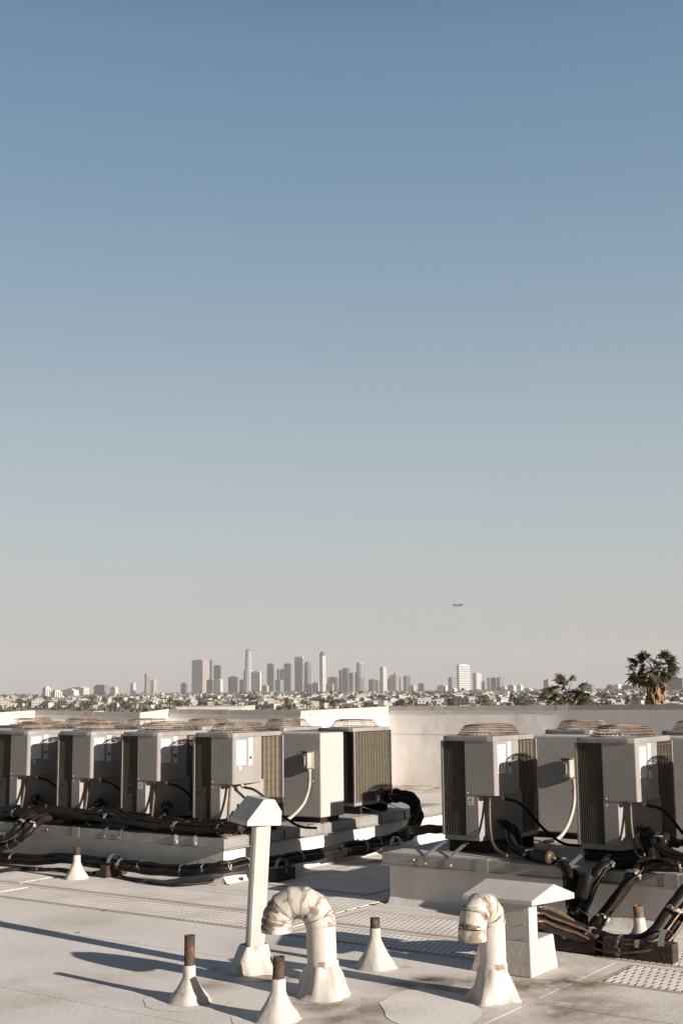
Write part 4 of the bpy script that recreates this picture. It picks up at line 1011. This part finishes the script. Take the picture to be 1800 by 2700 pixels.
# the remaining small houses, too many to tell apart
mb = MB(); rk = random.Random(23)
for i in range(1500):
    py = 1822+(rk.random()**.8)*46; px = rk.uniform(-10, 1810); Y = Y_of(py, px)
    if not 1200 < Y < 8500: continue
    x = atY(px, py, Y).x; w, d, h = rk.uniform(8, 17), rk.uniform(8, 12), rk.choice((4, 4.5, 6.5, 7, 9.5)); X = Matrix.Translation((x, Y, gz(x, Y))) @ Matrix.Rotation(R(rk.choice((-35, -28, 5, -62))), 4, 'Z')
    mb.cur = rk.choice((0, 0, 0, 1, 2, 3)); mb.box((-w/2, -d/2, -4), (w/2, d/2, h), X); mb.cur = rk.choice((4, 5, 5)); mb.box((-w/2-.3, -d/2-.3, h), (w/2+.3, d/2+.3, h+.7), X)
tag(mb.build('distant_houses', ['house_white', 'house_cream', 'house_pink', 'house_grey', 'roof_grey', 'roof_pale']), 'dense pale houses covering the far plain below the skyline', 'houses', kind='stuff')
# ------------------------------------------------------------------ trees of the plain
def leaf_cloud(mb, c, rx, rz, n, sz, rnd):
    for _ in range(n):
        while True:
            q = Vector((rnd.uniform(-1, 1), rnd.uniform(-1, 1), rnd.uniform(-1, 1)))
            if .15 < q.length < 1 and noise.noise(q*1.9+c) > -.22: break
        p = Vector(c)+Vector((q.x*rx, q.y*rx, q.z*rz)); a = Vector((rnd.gauss(0, 1), rnd.gauss(0, 1), rnd.gauss(0, 1))).normalized(); b = a.orthogonal().normalized(); e = a.cross(b); s = sz*rnd.uniform(.6, 1.3)
        mb.cur = 0 if rnd.random() < .6 else 1
        mb.add([p+b*s, p+e*s*.7, p-b*s, p-e*s*.7], [(0, 1, 2, 3)])
TP = []
rt_ = random.Random(5)
for k in range(6):
    mb = MB(); w = (5, 6.5, 4, 7.5, 5.5, 3)[k]; h = (4, 4.5, 5, 4, 3.2, 6)[k]
    for j in range(4): leaf_cloud(mb, Vector((rt_.uniform(-.5, .5)*w, rt_.uniform(-.5, .5)*w, 3.5+h*.6+rt_.uniform(-.3, .4)*h)), w*.62, h*.6, 46, 1.25, rt_)
    o = mb.build('tree', ['tree_green', 'tree_olive']); MB().tube([(0, 0, -3), (.2, 0, 2), (0, .2, 3.5+h*.5)], [.5, .4, .25], 6).build('trunk', 'palm_trunk', o, local=True); TP.append(o)
tn = ('round', 'broad', 'narrow', 'wide low', 'low', 'slender upright')
for i in range(290):
    py = 1824+(rt_.random()**.8)*45; px = rt_.uniform(-10, 1810); Y = min(Y_of(py, px), 7500); Y = max(Y, 1100); k = rt_.randrange(6)
    if i < 6: k = i; o = TP[k]
    else:
        o = TP[k].copy(); COL.objects.link(o)
        for q in TP[k].children: qq = q.copy(); COL.objects.link(qq); qq.parent = o
    x = atY(px, py, Y).x; o.location = (x, Y, gz(x, Y)); s_ = rt_.uniform(.8, 1.5)*(1.25 if Y > 3500 else 1.); o.scale = (s_, s_, s_*rt_.uniform(.85, 1.15)); o.rotation_euler = (0, 0, rt_.uniform(0, 6.28))
    tag(o, tn[k]+' dark tree between the houses of the far city', 'tree', 'trees of the far city')
# canopy that reads as one mass between the single trees
mb = MB()
for i in range(1250):
    Y = math.exp(rt_.uniform(math.log(1250), math.log(8200))); x = rt_.uniform(-.30, .30)*Y; c = Vector((x, Y, gz(x, Y)+2.5)); g = rt_.uniform(.8, 1.7)*(1 if Y < 4000 else 1.8)
    for q in range(9): 
        p = c+Vector((rt_.gauss(0, 5*g), rt_.gauss(0, 5*g), rt_.uniform(-1, 2.2)*g)); a = Vector((rt_.gauss(0, 1), rt_.gauss(0, 1), rt_.gauss(0, 1))).normalized(); b = a.orthogonal().normalized(); e = a.cross(b); s = 2.1*g*rt_.uniform(.6, 1.3)
        mb.cur = rt_.randrange(2); mb.add([p+b*s, p+e*s, p-b*s, p-e*s], [(0, 1, 2, 3)])
tag(mb.build('tree_cover', ['tree_green', 'tree_olive']), 'loose dark tree cover filling the plain between the houses', 'tree cover', kind='stuff')
# ------------------------------------------------------------------ palms
def fan_leaf(mb, base, d, L_, rad, rnd, droop, seg=11):
    d = d.normalized(); tip = base+d*L_+Vector((0, 0, -droop*L_*.35)); t = (tip-base).normalized()
    s = t.cross(Vector((0, 0, 1))); s = s.normalized() if s.length > .05 else Vector((1, 0, 0)); n = s.cross(t)
    rl = R(rnd.uniform(-75, 75)); s, n = s*math.cos(rl)+n*math.sin(rl), n*math.cos(rl)-s*math.sin(rl)
    mb.tube([base, base.lerp(tip, .5)+Vector((0, 0, .05*L_)), tip], [.035, .028, .018], 5)
    for k in range(seg):
        a = R(-82+164*k/(seg-1)); dirk = (t*math.cos(a)+s*math.sin(a)).normalized()
        l = rad*(.66+.34*math.cos(a))*rnd.uniform(.68, 1.18)
        side = (s*math.cos(a)-t*math.sin(a)).normalized(); w = rad*.098
        m = tip+dirk*l*.55-n*l*.05; e = tip+dirk*l*.92+Vector((0, 0, -droop*.40*l-.05*l)); f = e+dirk*l*.10+Vector((0, 0, -(.14+.2*droop)*l))
        mb.add([tip, m+side*w-n*w*.4, m+n*w*.35, m-side*w-n*w*.4, e+side*w*.35, e-side*w*.35, f], [(0, 1, 2), (0, 2, 3), (1, 4, 2), (2, 4, 5), (2, 5, 3), (4, 6, 5)])
def palm(name, loc, H_, label, rc=2.0, nf=34, tr=.30, skirt=2.2, seed=1, group=None, seg=11, lo=-42, cut=None):
    rnd = random.Random(seed); root = empty(name, loc, label, 'palm tree', group); top = Vector((0, 0, H_))
    pr = [(0, 0, -1), (.1, 0, H_*.3), (.05, .05, H_*.7), (0, 0, H_-.1)]
    MB().tube(pr, [tr*1.25, tr, tr*.9, tr*.95], 12).build('trunk', 'palm_trunk', root, local=True)
    g = MB(); y = MB()
    for k in range(nf):
        el = math.asin(rnd.uniform(math.sin(R(lo)), .97)); az = k*2.399+rnd.uniform(-.3, .3)
        d = Vector((math.cos(az)*math.cos(el), math.sin(az)*math.cos(el), math.sin(el)))
        L_ = rc*rnd.uniform(.48, .66)
        fan_leaf(y if el < R(-20) and rnd.random() < .2 else g, top+d*.12+Vector((0, 0, rnd.uniform(-.25, .1))), d, L_, rc*rnd.uniform(.38, .50), rnd, max(.04, .32-math.sin(el)*.34), seg)
    g.build('crown', 'palm_green', root, local=True); y.build('yellowing_fronds', 'palm_yellow', root, local=True)
    if skirt:
        s = MB()
        for k in range(int(70*min(1, skirt))+30):
            az = rnd.uniform(0, 6.283); z = H_-.25-skirt*rnd.random(); r0 = tr*.95; rr = r0+.50*(1-((H_-.25-z)/skirt))*rnd.uniform(.5, 1.2)+.12; L_ = rnd.uniform(.6, 1.1)*min(1, skirt*.6)
            a = Vector((math.cos(az)*r0, math.sin(az)*r0, z+.15)); b = Vector((math.cos(az)*rr, math.sin(az)*rr, z-.15)); c = Vector((math.cos(az+.12)*rr*.9, math.sin(az+.12)*rr*.9, z-L_)); sd = Vector((-math.sin(az), math.cos(az), 0))*rnd.uniform(.06, .15)
            s.add([a-sd*.4, a+sd*.4, b+sd*1.4, b-sd*1.4, c+sd*.8, c-sd*.5, (b+c)/2+Vector((math.cos(az), math.sin(az), 0))*.08], [(0, 1, 2, 3), (3, 2, 6), (2, 4, 6), (6, 4, 5), (3, 6, 5)])
        s.build('dead_fronds', 'palm_dead', root, local=True)
    return root
Yp = 100.; p = atY(1722, 1765, Yp); palm('palm_tree', (p.x, Yp, -15.5), p.z+15.5, 'tall fan palm with green crown and tan dead skirt, at the right edge', 2.1, 38, .45, 3.4, 5, None, seg=12, lo=-30)
Yp = 112.; p = atY(1494, 1834, Yp); palm('palm_tree', (p.x, Yp, -15.5), p.z+15.5, 'low dark fan palm whose crown just clears the right parapet', 2.3, 30, .3, 1.2, 14, None, seg=12, lo=-20)
fp = [(70, 1848, 22), (215, 1852, 22), (318, 1848, 24), (372, 1857, 20), (396, 1849, 24), (425, 1852, 16), (443, 1850, 20), (149, 1859, 20), (190, 1860, 18), (270, 1857, 18), (457, 1851, 24), (497, 1854, 22), (533, 1856, 24), (572, 1851, 28), (618, 1848, 28), (668, 1852, 30), (683, 1861, 22), (748, 1863, 14), (742, 1845, 12), (800, 1851, 18), (816, 1854, 18), (883, 1857, 18), (1086, 1844, 24), (1143, 1850, 20), (900, 1862, 16), (968, 1857, 14), (1240, 1852, 16), (1390, 1850, 14)]
protos = []
for i in range(3):
    protos.append(palm('palm_tree', (0, 0, 0), 10., 'x', 1.9, 22, .3, 1.0, 20+i, 'palms between the roof and the far city', seg=7))
for i, (x, y, w) in enumerate(fp):
    Y = 4.0/w*3236; src = protos[i % 3]; o = src if i < 3 else copy_tree(src); p = atY(x, y, Y); s_ = 1.
    o.location = (p.x, Y, p.z-10); o.rotation_euler = (0, 0, i*1.3)
    tr_ = [c for c in bpy.data.objects if c.parent == o and c.name.startswith('trunk')][0]; tr_.scale = (1, 1, 1)
    o['label'] = 'small fan palm beyond the parapet, ' + ('left of the skyline' if x < 450 else 'below the left half of the skyline' if x < 700 else 'below the right half of the skyline')
    ext = MB().tube([(0, 0, -1.5-max(0, p.z-10-gz(p.x, Y))), (0, 0, -.8)], [.34, .38], 8).build('lower_trunk', 'palm_trunk', o, local=True)
# white roof edge of the next building
def nb(x0, x1, y0, y1, Y, label):
    a = atY(x0, y0, Y); b = atY(x1, y1, Y)
    o = MB().box((a.x, Y, -15), (b.x, Y+9, a.z-.25)).build('neighbour_building', 'house_cream'); MB().box((a.x-.1, Y-.1, a.z-.25), (b.x+.1, Y+9.1, a.z)).build('roof_edge', 'house_white', o); tag(o, label, 'building')
nb(470, 632, 1864.5, 1868, 60, 'neighbouring building whose white flat roof edge shows just above the parapet')
# ------------------------------------------------------------------ airship
def airship():
    c = atY(1208, 1595, 4000.); root = empty('airship', c, 'small dark airship floating in the sky right of the skyline', 'airship', None, 0.)
    root.rotation_euler = (0, R(-5), R(14))
    k = 4000/3236; Ln = 29*k; r = 3.4*k
    prof = []
    for i in range(17):
        t = i/16; x = -Ln/2+Ln*t; prof.append((r*(max(0, 1-abs(2*t-1.08)**2.3))**.6 if t < 1 else 0, x))
    X = Matrix.Rotation(R(90), 4, 'Y')
    mat('airship_grey', (.09, .088, .09)); mat('airship_dark', (.05, .05, .06)); mat('airship_pale', (.3, .28, .27))
    MB().lathe((0, 0, 0), prof[:12], 20, X).build('envelope', 'airship_grey', root, local=True)
    MB().lathe((0, 0, 0), prof[11:], 20, X).build('nose', 'airship_dark', root, local=True)
    MB().lathe((0, 0, 0), [(q*1.01+.02, x) for q, x in prof[6:8]], 20, X).build('hull_band', 'airship_pale', root, local=True)
    for a in (45, 135, 225, 315):
        MB().prism([(-Ln*.50, r*.2), (-Ln*.36, r*.45), (-Ln*.40, r*1.25), (-Ln*.50, r*1.1)], -.15, .15, Matrix.Rotation(R(a), 4, 'X')).build('tail_fin', 'airship_dark', root, local=True)
    MB().box((-Ln*.06, -r*.22, -r*1.28), (Ln*.14, r*.22, -r*.92)).build('gondola', 'airship_dark', root, local=True, bevel=.3)
airship()


# ------------------------------------------------------------------ sky, sun, haze, camera
SUN_AZ, SUN_EL = 129., 17.
w_ = bpy.data.worlds.new('World'); S.world = w_; w_.use_nodes = True
nt = w_.node_tree; N = nt.nodes; L = nt.links; bg = N['Background']; bg.inputs['Strength'].default_value = .1
sky = N.new('ShaderNodeTexSky'); sky.sky_type = 'NISHITA'; sky.sun_disc = False
sky.sun_elevation = R(SUN_EL); sky.sun_rotation = R(SUN_AZ); sky.dust_density = 2.5; sky.air_density = 1.; sky.altitude = 50
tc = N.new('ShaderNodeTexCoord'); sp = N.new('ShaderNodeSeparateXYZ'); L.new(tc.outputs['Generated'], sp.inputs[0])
rp = N.new('ShaderNodeValToRGB'); L.new(sp.outputs['Z'], rp.inputs[0])
def lin(c): return [((k/255+.055)/1.055)**2.4 if k > 10 else k/255/12.92 for k in c]
EXPO = .92
els = rp.color_ramp.elements
stops = [(0., (193, 187, 183)), (.06, (188, 187, 186)), (.12, (181, 187, 189)), (.20, (167, 180, 187)), (.30, (145, 165, 180)), (.40, (122, 150, 174)), (.50, (103, 136, 165)), (.58, (70, 98, 128)), (.75, (42, 62, 88)), (1., (30, 46, 68))]
while len(els) < len(stops): els.new(.5)
for e, (p, c) in zip(els, stops):
    e.position = p; k = 10/2**EXPO; l = lin(c); e.color = (l[0]*k, l[1]*k, l[2]*k, 1)
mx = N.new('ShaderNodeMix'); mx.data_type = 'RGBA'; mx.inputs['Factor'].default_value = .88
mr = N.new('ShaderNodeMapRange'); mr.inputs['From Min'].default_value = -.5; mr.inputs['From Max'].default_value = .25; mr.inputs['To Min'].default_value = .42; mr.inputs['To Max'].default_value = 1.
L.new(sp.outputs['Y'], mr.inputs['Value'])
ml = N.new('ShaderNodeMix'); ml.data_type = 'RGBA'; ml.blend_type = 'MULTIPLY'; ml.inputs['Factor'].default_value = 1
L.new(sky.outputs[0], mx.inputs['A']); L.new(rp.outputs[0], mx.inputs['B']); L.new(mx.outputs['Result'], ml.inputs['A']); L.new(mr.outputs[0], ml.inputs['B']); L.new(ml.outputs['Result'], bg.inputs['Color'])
sd = bpy.data.lights.new('sun', 'SUN'); sd.energy = 4.6; sd.angle = R(.5); sd.color = (1., .91, .82)
so = bpy.data.objects.new('sun', sd); COL.objects.link(so)
dv = Vector((math.sin(R(SUN_AZ))*math.cos(R(SUN_EL)), math.cos(R(SUN_AZ))*math.cos(R(SUN_EL)), math.sin(R(SUN_EL))))
so.rotation_euler = dv.to_track_quat('Z', 'Y').to_euler(); so.location = (20, -20, 30)

cd = bpy.data.cameras.new('camera'); co = bpy.data.objects.new('camera', cd); COL.objects.link(co); S.camera = co
cd.sensor_fit = 'VERTICAL'; cd.sensor_height = 36; cd.lens = F/2700*36; cd.clip_start = .1; cd.clip_end = 40000
fw = Vector((0, math.cos(P), math.sin(P))); up0 = Vector((0, -math.sin(P), math.cos(P))); rt0 = Vector((1, 0, 0))
c_, s_ = math.cos(ROLL), math.sin(ROLL)
rt = rt0*c_-up0*s_; upv = rt0*s_+up0*c_
co.matrix_world = Matrix(((rt.x, upv.x, -fw.x, 0), (rt.y, upv.y, -fw.y, 0), (rt.z, upv.z, -fw.z, CZ), (0, 0, 0, 1)))
S.view_settings.view_transform = 'Standard'; S.view_settings.look = 'None'; S.view_settings.exposure = EXPO; S.view_settings.gamma = 1
S.render.engine = 'CYCLES'; S.cycles.use_denoising = True; S.cycles.max_bounces = 6
S.render.resolution_x = 682; S.render.resolution_y = 1024
